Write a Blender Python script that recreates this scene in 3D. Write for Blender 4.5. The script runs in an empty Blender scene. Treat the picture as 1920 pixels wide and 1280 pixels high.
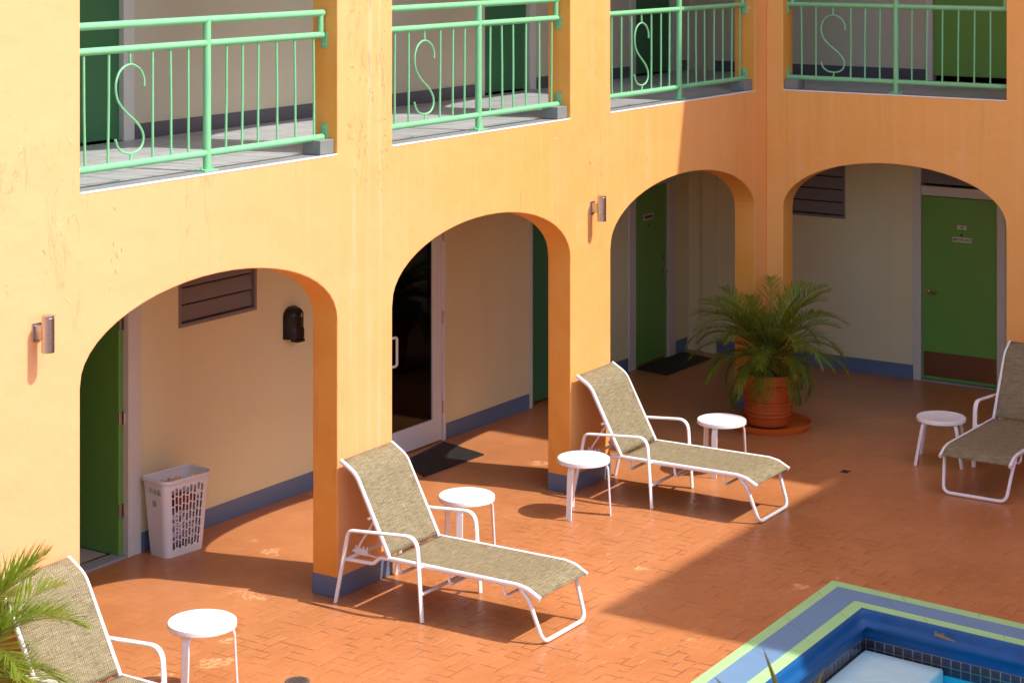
import bpy, bmesh, math, random
from mathutils import Vector, Matrix, noise
R = math.radians
PI = math.pi
random.seed(7)
scene = bpy.context.scene
COL = scene.collection

# ------------------------------------------------------------------ helpers
def new_bm():
    bm = bmesh.new()
    bm.loops.layers.uv.new('UVMap')
    return bm

def obj(name, bm, mats, parent=None, smooth=False, bevel=0, loc=None, rotz=0):
    me = bpy.data.meshes.new(name)
    bmesh.ops.recalc_face_normals(bm, faces=bm.faces[:])
    bm.to_mesh(me); bm.free()
    if not isinstance(mats, (list, tuple)):
        mats = [mats]
    for m in mats:
        me.materials.append(m)
    if smooth:
        for p in me.polygons:
            p.use_smooth = True
        try:
            me.set_sharp_from_angle(angle=R(smooth if smooth is not True else 40))
        except Exception:
            pass
    o = bpy.data.objects.new(name, me)
    COL.objects.link(o)
    if parent:
        o.parent = parent
    if loc is not None:
        o.location = loc
    o.rotation_euler = (0, 0, rotz)
    if bevel:
        md = o.modifiers.new('bev', 'BEVEL'); md.width = bevel; md.segments = 2
        md.limit_method = 'ANGLE'; md.angle_limit = R(50)
    return o

def thing(name, label, cat, loc=(0, 0, 0), rotz=0, group=None):
    o = bpy.data.objects.new(name, None)
    COL.objects.link(o)
    o.empty_display_size = .2
    o.location = loc; o.rotation_euler = (0, 0, rotz)
    tag(o, label, cat, group)
    return o

def tag(o, label, cat, group=None, kind=None):
    if label: o['label'] = label
    if cat: o['category'] = cat
    if group: o['group'] = group
    if kind: o['kind'] = kind
    return o

def kids(o):
    return [c for c in bpy.data.objects if c.parent == o]

def dup(root, loc, rotz, label, group=None):
    r = root.copy(); COL.objects.link(r)
    r.location = loc; r.rotation_euler = (0, 0, rotz); r['label'] = label
    if group: r['group'] = group
    for ch in kids(root):
        c = ch.copy(); COL.objects.link(c); c.parent = r
        for g in kids(ch):
            d = g.copy(); COL.objects.link(d); d.parent = c
    return r

def box(bm, x0, x1, y0, y1, z0, z1, mi=0):
    x0, x1 = min(x0, x1), max(x0, x1); y0, y1 = min(y0, y1), max(y0, y1); z0, z1 = min(z0, z1), max(z0, z1)
    v = [bm.verts.new(p) for p in ((x0, y0, z0), (x1, y0, z0), (x1, y1, z0), (x0, y1, z0),
                                   (x0, y0, z1), (x1, y0, z1), (x1, y1, z1), (x0, y1, z1))]
    fs = []
    for f in ((0, 3, 2, 1), (4, 5, 6, 7), (0, 1, 5, 4), (1, 2, 6, 5), (2, 3, 7, 6), (3, 0, 4, 7)):
        fc = bm.faces.new([v[i] for i in f]); fc.material_index = mi; fs.append(fc)
    return v

def quad(bm, pts, mi=0):
    f = bm.faces.new([bm.verts.new(p) for p in pts]); f.material_index = mi
    return f

def fillet(pts, rad, n=6, closed=False):
    pts = [Vector(p) for p in pts]
    out = []
    N = len(pts)
    for i, p in enumerate(pts):
        if not closed and (i == 0 or i == N - 1):
            out.append(p); continue
        a = pts[i - 1]; b = pts[(i + 1) % N]
        r = rad[i] if isinstance(rad, (list, tuple)) else rad
        if r <= 0:
            out.append(p); continue
        da = (a - p); db = (b - p)
        ang = da.angle(db)
        t = min(r / math.tan(ang / 2), da.length * .49, db.length * .49)
        p0 = p + da.normalized() * t; p1 = p + db.normalized() * t
        for k in range(n + 1):
            s = k / n
            out.append((1 - s) ** 2 * p0 + 2 * s * (1 - s) * p + s * s * p1)
    return out

def tube(bm, pts, r, seg=10, closed=False, r2=None, up=None, cap=True, mi=0, radii=None):
    """round or elliptical (r across, r2 along 'up') tube along a polyline"""
    pts = [Vector(p) for p in pts]
    n = len(pts)
    rings = []
    prev = None
    for i in range(n):
        if closed:
            t = (pts[(i + 1) % n] - pts[i - 1])
        elif i == 0: t = pts[1] - pts[0]
        elif i == n - 1: t = pts[-1] - pts[-2]
        else: t = (pts[i + 1] - pts[i]).normalized() + (pts[i] - pts[i - 1]).normalized()
        t.normalize()
        if up is not None:
            u = Vector(up); u = u - t * u.dot(t)
            if u.length < 1e-3:
                u = Vector((1, 0, 0)) - t * t.x
        elif prev is None:
            u = t.orthogonal()
        else:
            u = prev - t * prev.dot(t)
        u.normalize(); prev = u
        w = t.cross(u)
        k = radii[i] if radii else 1
        rings.append([bm.verts.new(pts[i] + (w * math.cos(a) * r + u * math.sin(a) * (r2 or r)) * k)
                      for a in (2 * PI * j / seg for j in range(seg))])
    m = n if closed else n - 1
    for i in range(m):
        A, B = rings[i], rings[(i + 1) % n]
        for j in range(seg):
            f = bm.faces.new((A[j], A[(j + 1) % seg], B[(j + 1) % seg], B[j])); f.material_index = mi
    if cap and not closed:
        bm.faces.new(rings[0][::-1]).material_index = mi
        bm.faces.new(rings[-1]).material_index = mi

def lathe(bm, prof, seg=32, cx=0, cy=0, mi=0, closed=False):
    rings = []
    for r, z in prof:
        if r < 1e-5:
            rings.append([bm.verts.new((cx, cy, z))])
        else:
            rings.append([bm.verts.new((cx + r * math.cos(2 * PI * j / seg), cy + r * math.sin(2 * PI * j / seg), z)) for j in range(seg)])
    for A, B in zip(rings[:-1], rings[1:]):
        for j in range(seg):
            k = (j + 1) % seg
            if len(A) == 1 and len(B) == 1: continue
            if len(A) == 1: f = bm.faces.new((A[0], B[j], B[k]))
            elif len(B) == 1: f = bm.faces.new((A[j], A[k], B[0]))
            else: f = bm.faces.new((A[j], A[k], B[k], B[j]))
            f.material_index = mi

def text_mesh(body, size, parent, mat, name, loc, rot, extrude=.001, sx=1):
    cu = bpy.data.curves.new('lettering', 'FONT')
    cu.body = body; cu.size = size; cu.align_x = 'CENTER'; cu.align_y = 'CENTER'; cu.extrude = extrude
    cu.offset = size * .015
    o = bpy.data.objects.new('lettering_curve', cu)
    COL.objects.link(o)
    dg = bpy.context.evaluated_depsgraph_get()
    me = bpy.data.meshes.new_from_object(o.evaluated_get(dg))
    bpy.data.objects.remove(o)
    me.transform(Matrix.Translation(loc) @ rot.to_4x4() @ Matrix.Diagonal((sx, 1, 1, 1)))
    me.materials.clear(); me.materials.append(mat)
    return me

# ------------------------------------------------------------------ materials
def S(c):  # sRGB 0-255 -> linear
    return tuple(((v / 255 / 12.92) if v / 255 <= .04045 else ((v / 255 + .055) / 1.055) ** 2.4) for v in c) + (1,)

class MT:
    def __init__(self, name, base=(.5, .5, .5), rough=.6, spec=.5, metal=0):
        self.m = bpy.data.materials.new(name); self.m.use_nodes = True
        self.t = self.m.node_tree; self.b = self.t.nodes['Principled BSDF']
        self.set('Base Color', tuple(base) + ((1,) if len(base) == 3 else ()))
        self.set('Roughness', rough); self.set('Metallic', metal); self.set('Specular IOR Level', spec)
    def set(self, k, v): self.inp(self.b, k, v)
    def inp(self, node, k, v):
        s = node.inputs[k]
        if isinstance(v, bpy.types.NodeSocket): self.t.links.new(v, s)
        else: s.default_value = v
    def n(self, typ, **kw):
        nd = self.t.nodes.new(typ)
        for k, v in kw.items():
            if k.startswith('p_'): setattr(nd, k[2:], v)
        for k, v in kw.items():
            if not k.startswith('p_'):
                kk = int(k[1:]) if k[0] == 'i' and k[1:].isdigit() else k
                self.inp(nd, kk, v)
        return nd
    def M(self, op, a, b=0.0, clamp=False):
        nd = self.t.nodes.new('ShaderNodeMath'); nd.operation = op; nd.use_clamp = clamp
        self.inp(nd, 0, a); self.inp(nd, 1, b)
        return nd.outputs[0]
    def pos(self): return self.n('ShaderNodeNewGeometry').outputs['Position']
    def objc(self): return self.n('ShaderNodeTexCoord').outputs['Object']
    def uv(self): return self.n('ShaderNodeTexCoord').outputs['UV']
    def scale(self, v, s):
        nd = self.n('ShaderNodeMapping'); self.inp(nd, 'Vector', v); nd.inputs['Scale'].default_value = s
        return nd.outputs[0]
    def noise(self, v, scale, detail=4, rough=.55, dist=0):
        nd = self.n('ShaderNodeTexNoise'); self.inp(nd, 'Vector', v); nd.inputs['Scale'].default_value = scale
        nd.inputs['Detail'].default_value = detail; nd.inputs['Roughness'].default_value = rough
        nd.inputs['Distortion'].default_value = dist
        return nd.outputs['Fac']
    def ramp(self, f, lo, hi):
        nd = self.n('ShaderNodeMapRange'); nd.interpolation_type = 'SMOOTHSTEP'
        self.inp(nd, 0, f); nd.inputs[1].default_value = lo; nd.inputs[2].default_value = hi
        return nd.outputs[0]
    def lerp(self, f, a, b):
        nd = self.t.nodes.new('ShaderNodeMapRange'); self.inp(nd, 0, f)
        nd.inputs[3].default_value = a; nd.inputs[4].default_value = b
        return nd.outputs[0]
    def mix(self, f, a, b, mode='MIX'):
        nd = self.t.nodes.new('ShaderNodeMix'); nd.data_type = 'RGBA'; nd.blend_type = mode
        self.inp(nd, 0, f)
        for i, c in ((6, a), (7, b)):
            if not isinstance(c, bpy.types.NodeSocket) and len(c) == 3: c = tuple(c) + (1,)
            self.inp(nd, i, c)
        return nd.outputs[2]
    def bump(self, h, strength=.3, dist=.01, prev=None):
        nd = self.n('ShaderNodeBump'); self.inp(nd, 'Height', h)
        nd.inputs['Strength'].default_value = strength; nd.inputs['Distance'].default_value = dist
        if prev is not None: self.inp(nd, 'Normal', prev)
        self.set('Normal', nd.outputs[0])
        return nd.outputs[0]
    def sep(self, v):
        nd = self.n('ShaderNodeSeparateXYZ'); self.inp(nd, 0, v); return nd.outputs

def paint(name, base, rough=.5, var=.12, vscale=3.0, bump=.08, bscale=60, streak=0, dirt=None, joint=0):
    m = MT(name, base, rough)
    p = m.pos()
    f = m.noise(p, vscale, 5)
    dark = tuple(c * (1 - var) for c in base[:3]); light = tuple(min(1, c * (1 + var)) for c in base[:3])
    c = m.mix(f, dark, light)
    if streak:
        s = m.noise(m.scale(p, (7, 7, .35)), 1.0, 5, .6)
        c = m.mix(m.M('MULTIPLY', m.ramp(s, .52, .75), streak), c, tuple(x * .72 for x in base[:3]))
    if dirt:
        s = m.noise(p, 5.0, 6, .65)
        c = m.mix(m.M('MULTIPLY', m.ramp(s, .58, .75), dirt), c, (.12, .10, .08))
    if joint:
        u = m.sep(m.uv())[0]
        fr = m.M('FRACT', m.M('ADD', m.M('DIVIDE', u, joint), m.M('MULTIPLY', m.noise(p, 9, 3), .05)))
        ln = m.M('LESS_THAN', m.M('ABSOLUTE', m.M('SUBTRACT', fr, .5)), .0065)
        ln = m.M('MULTIPLY', ln, m.ramp(m.noise(p, 3.1, 2), .38, .5))
        c = m.mix(m.M('MULTIPLY', ln, .45), c, (.05, .05, .05))
    m.set('Base Color', c)
    if bump:
        m.bump(m.noise(p, bscale, 3), bump, .006)
    return m

FL = 3.3
# --- orange stucco
def stucco(name, axis, g):
    m = MT(name, (.8, .45, .15), .62, .35)
    p = m.pos()
    x, y, z = m.sep(p)
    big = m.noise(p, .55, 4, .5)
    med = m.noise(p, 2.6, 6, .6)
    c = m.mix(m.ramp(big, .3, .7), (.84, .355 * g, .095), (.86, .40 * g, .125))
    c = m.mix(m.M('MULTIPLY', m.ramp(med, .45, .8), .4), c, (.86, .43 * g, .18))
    st = m.noise(m.scale(p, (9, 9, .28)), 1.0, 6, .62)
    c = m.mix(m.M('MULTIPLY', m.ramp(st, .5, .72), .36), c, (.88, .46 * g, .22))
    st2 = m.noise(m.scale(p, (14, 14, .22)), 1.0, 4, .6)
    c = m.mix(m.M('MULTIPLY', m.ramp(st2, .56, .78), .30), c, (.60, .29, .08))
    runs = m.noise(m.scale(p, (16, 16, .3)), 1.0, 4, .6)
    c = m.mix(m.M('MULTIPLY', m.M('MULTIPLY', m.ramp(runs, .5, .68), m.M('MULTIPLY', m.ramp(x, -7.15, -7.0), m.M('SUBTRACT', 1.0, m.ramp(x, -6.56, -6.48)))), .5), c, (.88, .54, .34))
    # drips below the balcony sills
    drip = m.M('MULTIPLY', m.ramp(m.noise(m.scale(p, (11, 11, .5)), 1.0, 5, .6), .55, .72), m.M('MULTIPLY', m.ramp(z, 2.55, 3.2), m.M('LESS_THAN', z, FL)))
    c = m.mix(m.M('MULTIPLY', drip, .35), c, (.62, .34, .12))
    # paler orange towards the left end of the long wing
    left_tone = m.ramp(x, -3.5, -10.8)
    c = m.mix(m.M('MULTIPLY', left_tone, .88), c, (.87, .405, .195))
    # bounced light painted in: deeper orange on soffits and pier sides
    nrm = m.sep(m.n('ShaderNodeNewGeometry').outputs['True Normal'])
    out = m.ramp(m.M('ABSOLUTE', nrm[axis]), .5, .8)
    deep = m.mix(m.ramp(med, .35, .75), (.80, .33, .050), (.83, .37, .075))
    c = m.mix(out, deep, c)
    # trowelled repairs of slightly different tone
    vor = m.n('ShaderNodeTexVoronoi'); m.inp(vor, 'Vector', m.scale(p, (.75, .75, 1.1))); vor.inputs['Scale'].default_value = 1.0
    m.inp(vor, 'Vector', m.scale(m.n('ShaderNodeVectorMath', p_operation='ADD', i0=p, i1=m.n('ShaderNodeTexNoise', Scale=2.0).outputs['Color']).outputs[0], (.75, .75, 1.1)))
    vv = m.sep(vor.outputs['Color'])[0]
    c = m.mix(m.M('MULTIPLY', m.ramp(vv, .55, .95), .06), c, (.87, .45 * g, .27))
    # chipped spots
    ch = m.noise(p, 11, 2, .5)
    c = m.mix(m.ramp(ch, .775, .79), c, (.84, .80, .72))
    m.set('Base Color', c)
    fine = m.noise(p, 85, 4, .6)
    und = m.noise(p, 3.2, 4, .5)
    b1 = m.bump(und, .38, .035)
    b2 = m.bump(fine, .14, .004, b1)
    # blistered paint runs
    vr = m.noise(m.scale(p, (10, 10, 2.2)), 1.0, 5, .7, 1.5)
    mask = m.ramp(m.noise(m.scale(p, (1.6, 1.6, .5)), 1.0, 2), .52, .66)
    pier = m.M('MULTIPLY', m.M('MULTIPLY', m.ramp(x, -7.10, -6.98), m.M('SUBTRACT', 1.0, m.ramp(x, -6.58, -6.50))), m.ramp(z, 2.7, 3.4))
    vp = m.noise(m.scale(p, (13, 13, 3.0)), 1.0, 6, .75, 2.2)
    blist = m.M('ADD', m.M('MULTIPLY', m.M('MULTIPLY', m.ramp(vr, .56, .66), mask), .45), m.M('MULTIPLY', m.M('MULTIPLY', m.ramp(vp, .555, .635), m.ramp(m.noise(m.scale(p, (5, 5, 2.2)), 1.0, 2), .46, .58)), m.M('MULTIPLY', pier, .8)))
    m.bump(blist, .58, .013, b2)
    return m.m
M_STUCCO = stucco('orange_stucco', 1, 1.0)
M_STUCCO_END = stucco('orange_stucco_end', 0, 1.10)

M_BASE = paint('blue_grey_base', (.115, .165, .27), .45, .14, 5, .1, dirt=.25).m
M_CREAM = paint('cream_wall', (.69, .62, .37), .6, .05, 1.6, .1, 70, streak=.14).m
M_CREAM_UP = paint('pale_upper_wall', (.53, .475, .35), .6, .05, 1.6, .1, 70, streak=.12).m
M_CEIL = paint('ceiling', (.72, .64, .50), .7, .04).m
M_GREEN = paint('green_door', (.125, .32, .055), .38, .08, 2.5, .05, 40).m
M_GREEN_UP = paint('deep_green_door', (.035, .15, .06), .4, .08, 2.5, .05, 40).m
M_FRAME = paint('grey_white_frame', (.58, .56, .50), .45, .06, 4, .04, dirt=.15).m
M_RAIL = paint('mint_rail', (.20, .53, .26), .35, .10, 14, .06, 120, dirt=.18).m
M_WHITE = paint('white_powder_coat', (.82, .80, .80), .32, .03, 8, .03, 150).m
M_ALU = paint('white_aluminium', (.70, .69, .68), .35, .04, 4, .03).m
M_LOUVRE = paint('grey_louvre', (.20, .18, .185), .5, .12, 6, .06).m
M_DARK = paint('dark_gap', (.012, .010, .009), .6, .1, 6, 0).m
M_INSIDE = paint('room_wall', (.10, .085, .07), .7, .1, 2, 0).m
M_ROOMFLOOR = paint('room_floor_tile', (.52, .42, .36), .3, .08, 3, .05).m
M_BLACK = paint('black_plastic', (.0035, .003, .003), .36, .1, 6, 0).m
M_SIGN = paint('sign_plate', (.62, .56, .46), .45, .05, 20, 0).m
M_INK = MT('sign_ink', (.02, .015, .012), .6).m
M_CHROME = MT('chrome', (.55, .53, .50), .18, .5, 1).m
M_STEEL = MT('brushed_steel', (.50, .51, .53), .24, .5, 1)
_p = M_STEEL.objc()
M_STEEL.set('Roughness', M_STEEL.lerp(M_STEEL.noise(M_STEEL.scale(_p, (4, 4, 200)), 2, 3), .18, .42))
M_STEEL = M_STEEL.m
M_KICK = MT('kick_plate_bronze', (.30, .20, .13), .22, .5, .85).m
M_MUD = paint('soil', (.035, .022, .014), .9, .3, 30, .6, 40).m
M_LINE = paint('sill_white', (.80, .80, .80), .5, .05).m
M_CONC = paint('grey_concrete', (.27, .285, .29), .7, .12, 6, .15, dirt=.25).m
M_SILL = paint('sill_concrete', (.20, .21, .21), .7, .12, 6, .15, dirt=.2).m
M_KERB = paint('kerb_concrete', (.20, .205, .19), .75, .15, 9, .15, dirt=.2).m
M_UPTILEBASE = paint('dark_skirting_tile', (.085, .082, .10), .35, .08, 8, .04).m
M_BASKET = paint('lilac_white_plastic', (.72, .72, .73), .38, .03, 8, 0).m
M_DRAIN = paint('drain_metal', (.10, .08, .07), .45, .2, 30, .1).m

# --- terracotta herringbone paving, painted
PATCHES = [(-7.51, 0.55, 0.26), (-8.62, -0.1, 0.2), (-8.28, 0.1, 0.1), (-6.58, 1.16, 0.16), (-6.44, 1.45, 0.09), (-4.42, 0.91, 0.16), (-5.32, -1.53, 0.14), (-3.19, 0.77, 0.14), (-1.31, -0.38, 0.12), (-5.14, 1.9, 0.1), (-5.03, -2.76, 0.1), (-4.57, 1.66, 0.08), (-9.05, 0.01, 0.12)]
def paving():
    m = MT('terracotta_paving', (.5, .17, .06), .3, .5)
    p = m.pos()
    x, y, z = m.sep(p)
    wob = m.noise(p, 6, 2)
    w = .105
    u = m.M('DIVIDE', m.M('ADD', x, m.M('MULTIPLY', wob, .012)), w)
    v = m.M('DIVIDE', m.M('ADD', y, m.M('MULTIPLY', wob, .012)), w)
    iu = m.M('FLOOR', u); iv = m.M('FLOOR', v)
    fu = m.M('SUBTRACT', u, iu); fv = m.M('SUBTRACT', v, iv)
    k = m.M('FLOORED_MODULO', m.M('SUBTRACT', iu, iv), 4.0)
    def eq(val):
        return m.M('LESS_THAN', m.M('ABSOLUTE', m.M('SUBTRACT', k, float(val))), .5)
    e0, e1, e2, e3 = eq(0), eq(1), eq(2), eq(3)
    dL = m.M('ADD', fu, m.M('MULTIPLY', e1, 9.0)); dR = m.M('ADD', m.M('SUBTRACT', 1.0, fu), m.M('MULTIPLY', e0, 9.0))
    dB = m.M('ADD', fv, m.M('MULTIPLY', e2, 9.0)); dT = m.M('ADD', m.M('SUBTRACT', 1.0, fv), m.M('MULTIPLY', e3, 9.0))
    dX = m.M('MINIMUM', dB, dT); dY = m.M('MINIMUM', dL, dR); d = m.M('MINIMUM', dX, dY)
    bx = m.M('SUBTRACT', iu, e1); by = m.M('ADD', m.M('SUBTRACT', iv, e2), 0.0)
    cmb = m.n('ShaderNodeCombineXYZ'); m.inp(cmb, 0, bx); m.inp(cmb, 1, by)
    wn = m.n('ShaderNodeTexWhiteNoise'); wn.noise_dimensions = '3D'; m.inp(wn, 'Vector', cmb.outputs[0])
    rnd = wn.outputs['Value']; rcol = wn.outputs['Color']
    # paint fills most joints: only stretches of them stay open
    openj = m.ramp(m.noise(p, 5.5, 3, .6), .47, .57)
    region = m.ramp(m.noise(p, .9, 3), .36, .62)
    jX = m.M('SUBTRACT', 1.0, m.ramp(dX, .016, .046)); jY = m.M('SUBTRACT', 1.0, m.ramp(dY, .020, .055))
    # joints get weaker towards the inner corner and under the arcades
    joint_amt = m.M('MULTIPLY', m.lerp(m.ramp(x, -5.2, -2.0), 1.0, .30), m.lerp(m.ramp(y, -.2, .8), 1.0, .35))
    dk = m.M('MAXIMUM', jY, m.M('MULTIPLY', jX, m.lerp(m.ramp(y, -1.9, -.9), .95, .35)))
    jo = m.M('MULTIPLY', m.M('MULTIPLY', m.M('MULTIPLY', dk, openj), m.lerp(region, .35, 1.0)), joint_amt)
    big = m.noise(p, .8, 5, .6); med = m.noise(p, 4.5, 6, .65)
    c = m.mix(m.ramp(big, .3, .7), (.40, .15, .053), (.485, .195, .075))
    c = m.mix(m.M('MULTIPLY', m.ramp(med, .4, .8), .45), c, (.55, .21, .085))
    c = m.mix(m.M('MULTIPLY', rnd, .22), c, (.37, .115, .036))
    # scuffed, lighter worn paint
    wn2 = m.noise(p, 2.2, 9, .72, .6)
    fine = m.noise(p, 26, 3, .6)
    worn = m.M('MULTIPLY', m.ramp(wn2, .655, .70), m.ramp(fine, .38, .55))
    for (qx, qy, qr) in PATCHES:
        dd = m.n('ShaderNodeVectorMath', p_operation='DISTANCE'); m.inp(dd, 0, p); dd.inputs[1].default_value = (qx, qy, 0)
        e = m.M('ADD', m.M('SUBTRACT', 1.0, m.M('DIVIDE', dd.outputs['Value'], qr)), m.M('MULTIPLY', m.M('SUBTRACT', wn2, .5), 3.2))
        worn = m.M('MAXIMUM', worn, m.M('MULTIPLY', m.ramp(e, .38, .62), m.ramp(fine, .40, .56)))
    c = m.mix(m.M('MULTIPLY', worn, .55), c, (.72, .40, .20))
    # highlights painted into the colour along stretches of the x joints
    pj = m.M('MULTIPLY', m.M('MULTIPLY', jX, m.ramp(m.noise(p, 6.5, 3, .6), .55, .63)), m.M('MULTIPLY', joint_amt, .55))
    c = m.mix(pj, c, (.74, .42, .24))
    c = m.mix(m.M('MULTIPLY', jo, .88), c, (.045, .016, .010))
    # a few speckles of grit
    sp = m.noise(p, 60, 1)
    c = m.mix(m.M('MULTIPLY', m.ramp(sp, .76, .80), .5), c, (.75, .55, .40))
    m.set('Base Color', c)
    rg = m.lerp(m.noise(p, 1.7, 6, .65), .20, .46)
    m.set('Roughness', m.M('ADD', rg, m.M('MULTIPLY', worn, .3)))
    tilt = m.M('MULTIPLY', m.M('SUBTRACT', rnd, .5), .5)
    soft = m.ramp(d, 0.0, .16)
    h = m.M('ADD', m.M('MULTIPLY', m.M('MULTIPLY', soft, m.lerp(openj, .35, 1.0)), joint_amt), tilt)
    b = m.bump(h, .42, .007)
    m.bump(m.noise(p, 14, 5, .6), .22, .008, b)
    return m.m
M_PAVE = paving()

# --- upper walkway tiles
def uptile():
    m = MT('grey_walkway_tile', (.42, .44, .45), .35, .5)
    p = m.pos()
    br = m.n('ShaderNodeTexBrick'); m.inp(br, 'Vector', p)
    br.offset = 0.0; br.squash = 1.0
    for k, v in (('Scale', 1.0), ('Mortar Size', .006), ('Mortar Smooth', .2), ('Brick Width', .305), ('Row Height', .305)):
        br.inputs[k].default_value = v
    br.inputs['Color1'].default_value = (.44, .455, .46, 1); br.inputs['Color2'].default_value = (.38, .395, .40, 1)
    br.inputs['Mortar'].default_value = (.16, .16, .16, 1)
    c = m.mix(m.M('MULTIPLY', m.ramp(m.noise(p, 5, 5), .5, .8), .35), br.outputs['Color'], (.30, .29, .27))
    m.set('Base Color', c)
    m.bump(br.outputs['Fac'], -.25, .004)
    return m.m
M_UPTILE = uptile()

# --- woven sling
def sling(name, a, b, c3):
    m = MT(name, a, .75, .25)
    uv = m.uv()
    u, v, _ = m.sep(uv)
    cell = .0095
    ku = m.M('FLOORED_MODULO', m.M('FLOOR', m.M('DIVIDE', u, cell)), 2.0)
    kv = m.M('FLOORED_MODULO', m.M('FLOOR', m.M('DIVIDE', v, cell)), 2.0)
    chk = m.M('ABSOLUTE', m.M('SUBTRACT', ku, kv))
    warp = m.noise(m.scale(uv, (150, 9, 1)), 1.0, 3, .7)
    weft = m.noise(m.scale(uv, (9, 150, 1)), 1.0, 3, .7)
    c = m.mix(chk, m.mix(m.ramp(warp, .32, .68), a, b), m.mix(m.ramp(weft, .32, .68), b, c3))
    patch = m.noise(m.scale(uv, (3, 2, 1)), 1.0, 4)
    c = m.mix(m.M('MULTIPLY', m.ramp(patch, .45, .75), .3), c, tuple(q * .62 for q in a))
    m.set('Base Color', c)
    hu = m.M('SINE', m.M('MULTIPLY', u, PI / cell)); hv = m.M('SINE', m.M('MULTIPLY', v, PI / cell))
    m.bump(m.M('MULTIPLY', hu, hv), .5, .003)
    return m.m
M_SLING = sling('tan_woven_sling', (.27, .222, .122), (.10, .078, .040), (.41, .35, .22))

# --- terracotta pot
def terracotta():
    m = MT('terracotta_pot', (.42, .10, .03), .5, .4)
    p = m.objc()
    f = m.noise(p, 4, 6, .6)
    c = m.mix(f, (.48, .082, .012), (.64, .145, .028))
    z = m.sep(p)[2]
    c = m.mix(m.M('MULTIPLY', m.ramp(m.noise(m.scale(p, (8, 8, 1.5)), 1.0, 5), .5, .75), .4), c, (.22, .07, .03))
    m.set('Base Color', c)
    m.bump(m.noise(p, 40, 4), .15, .004)
    return m.m
M_POT = terracotta()

# --- leaves
def leafmat(name, c1, c2, c3):
    m = MT(name, c1, .32, .4)
    p = m.objc()
    g = m.n('ShaderNodeObjectInfo').outputs['Random']
    f = m.noise(p, 5, 3)
    isl = m.n('ShaderNodeNewGeometry').outputs['Random Per Island']
    c = m.mix(m.ramp(f, .3, .7), c1, c2)
    c = m.mix(m.M('MULTIPLY', m.ramp(isl, .55, 1.0), .55), c, c3)
    c = m.mix(m.M('MULTIPLY', m.ramp(g, .5, 1), .35), c, c3)
    m.set('Base Color', c)
    tr = m.n('ShaderNodeBsdfTranslucent'); m.inp(tr, 'Color', m.mix(.35, c, (.35, .45, .04)))
    mx = m.n('ShaderNodeMixShader'); mx.inputs[0].default_value = .38
    m.t.links.new(m.b.outputs[0], mx.inputs[1]); m.t.links.new(tr.outputs[0], mx.inputs[2])
    m.t.links.new(mx.outputs[0], m.t.nodes['Material Output'].inputs['Surface'])
    return m.m
M_LEAF = leafmat('palm_leaf', (.10, .185, .011), (.17, .265, .022), (.33, .32, .035))
M_STALK = paint('palm_stalk', (.13, .14, .035), .5, .2, 10, 0).m
M_TRUNK = paint('palm_trunk', (.12, .075, .04), .9, .35, 12, .8, 30).m
M_BLADE = leafmat('spiky_leaf', (.09, .10, .02), (.13, .11, .03), (.18, .11, .04))

# --- pool
M_MINT = paint('mint_coping_paint', (.33, .60, .26), .5, .10, 5, .12, 50, dirt=.22, joint=.62).m
M_SLATE = paint('slate_blue_coping_paint', (.125, .235, .38), .55, .10, 5, .12, 50, dirt=.15, joint=.62).m
def poolblue():
    m = MT('deep_blue_pool_paint', (.01, .045, .19), .42, .3)
    p = m.pos(); f = m.noise(p, 4, 6, .6)
    c = m.mix(f, (.002, .042, .15), (.005, .105, .30))
    m.set('Base Color', c); m.bump(m.noise(p, 18, 4), .15, .008)
    return m.m
M_PBLUE = poolblue()
M_CHIP = paint('bare_plaster', (.20, .15, .085), .8, .25, 30, .2).m
def pooltile():
    m = MT('waterline_tile', (.02, .05, .16), .15, .5)
    uv = m.uv()
    br = m.n('ShaderNodeTexBrick'); m.inp(br, 'Vector', uv); br.offset = 0.0
    for k, v in (('Scale', 1.0), ('Mortar Size', .0045), ('Mortar Smooth', .1), ('Brick Width', .075), ('Row Height', .062)):
        br.inputs[k].default_value = v
    br.inputs['Color1'].default_value = (.016, .030, .10, 1); br.inputs['Color2'].default_value = (.03, .025, .045, 1)
    br.inputs['Mortar'].default_value = (.26, .22, .16, 1)
    p = m.pos()
    c = m.mix(m.M('MULTIPLY', m.ramp(m.noise(p, 12, 4), .5, .7), .6), br.outputs['Color'], (.05, .035, .03))
    m.set('Base Color', c)
    return m.m
M_PTILE = pooltile()
M_PSTEP = paint('white_pool_plaster', (.85, .86, .87), .6, .05, 4, .1).m
M_PFLOOR = paint('cyan_pool_plaster', (.02, .60, .80), .6, .10, 3, .1).m
def water():
    m = MT('pool_water', (1, 1, 1), .02)
    nt = m.t
    gl = m.n('ShaderNodeBsdfGlossy'); gl.inputs['Roughness'].default_value = .03
    tr = m.n('ShaderNodeBsdfTransparent'); tr.inputs['Color'].default_value = (.80, .95, .97, 1)
    fr = m.n('ShaderNodeFresnel'); fr.inputs['IOR'].default_value = 1.33
    p = m.pos()
    bp = m.n('ShaderNodeBump'); bp.inputs['Strength'].default_value = .15; bp.inputs['Distance'].default_value = .05
    m.inp(bp, 'Height', m.noise(p, 5.5, 3, .5, .4))
    for nd in (gl, fr): nt.links.new(bp.outputs[0], nd.inputs['Normal'])
    mx = m.n('ShaderNodeMixShader'); nt.links.new(fr.outputs[0], mx.inputs[0])
    nt.links.new(tr.outputs[0], mx.inputs[1]); nt.links.new(gl.outputs[0], mx.inputs[2])
    nt.links.new(mx.outputs[0], nt.nodes['Material Output'].inputs['Surface'])
    return m.m
M_WATER = water()

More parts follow.
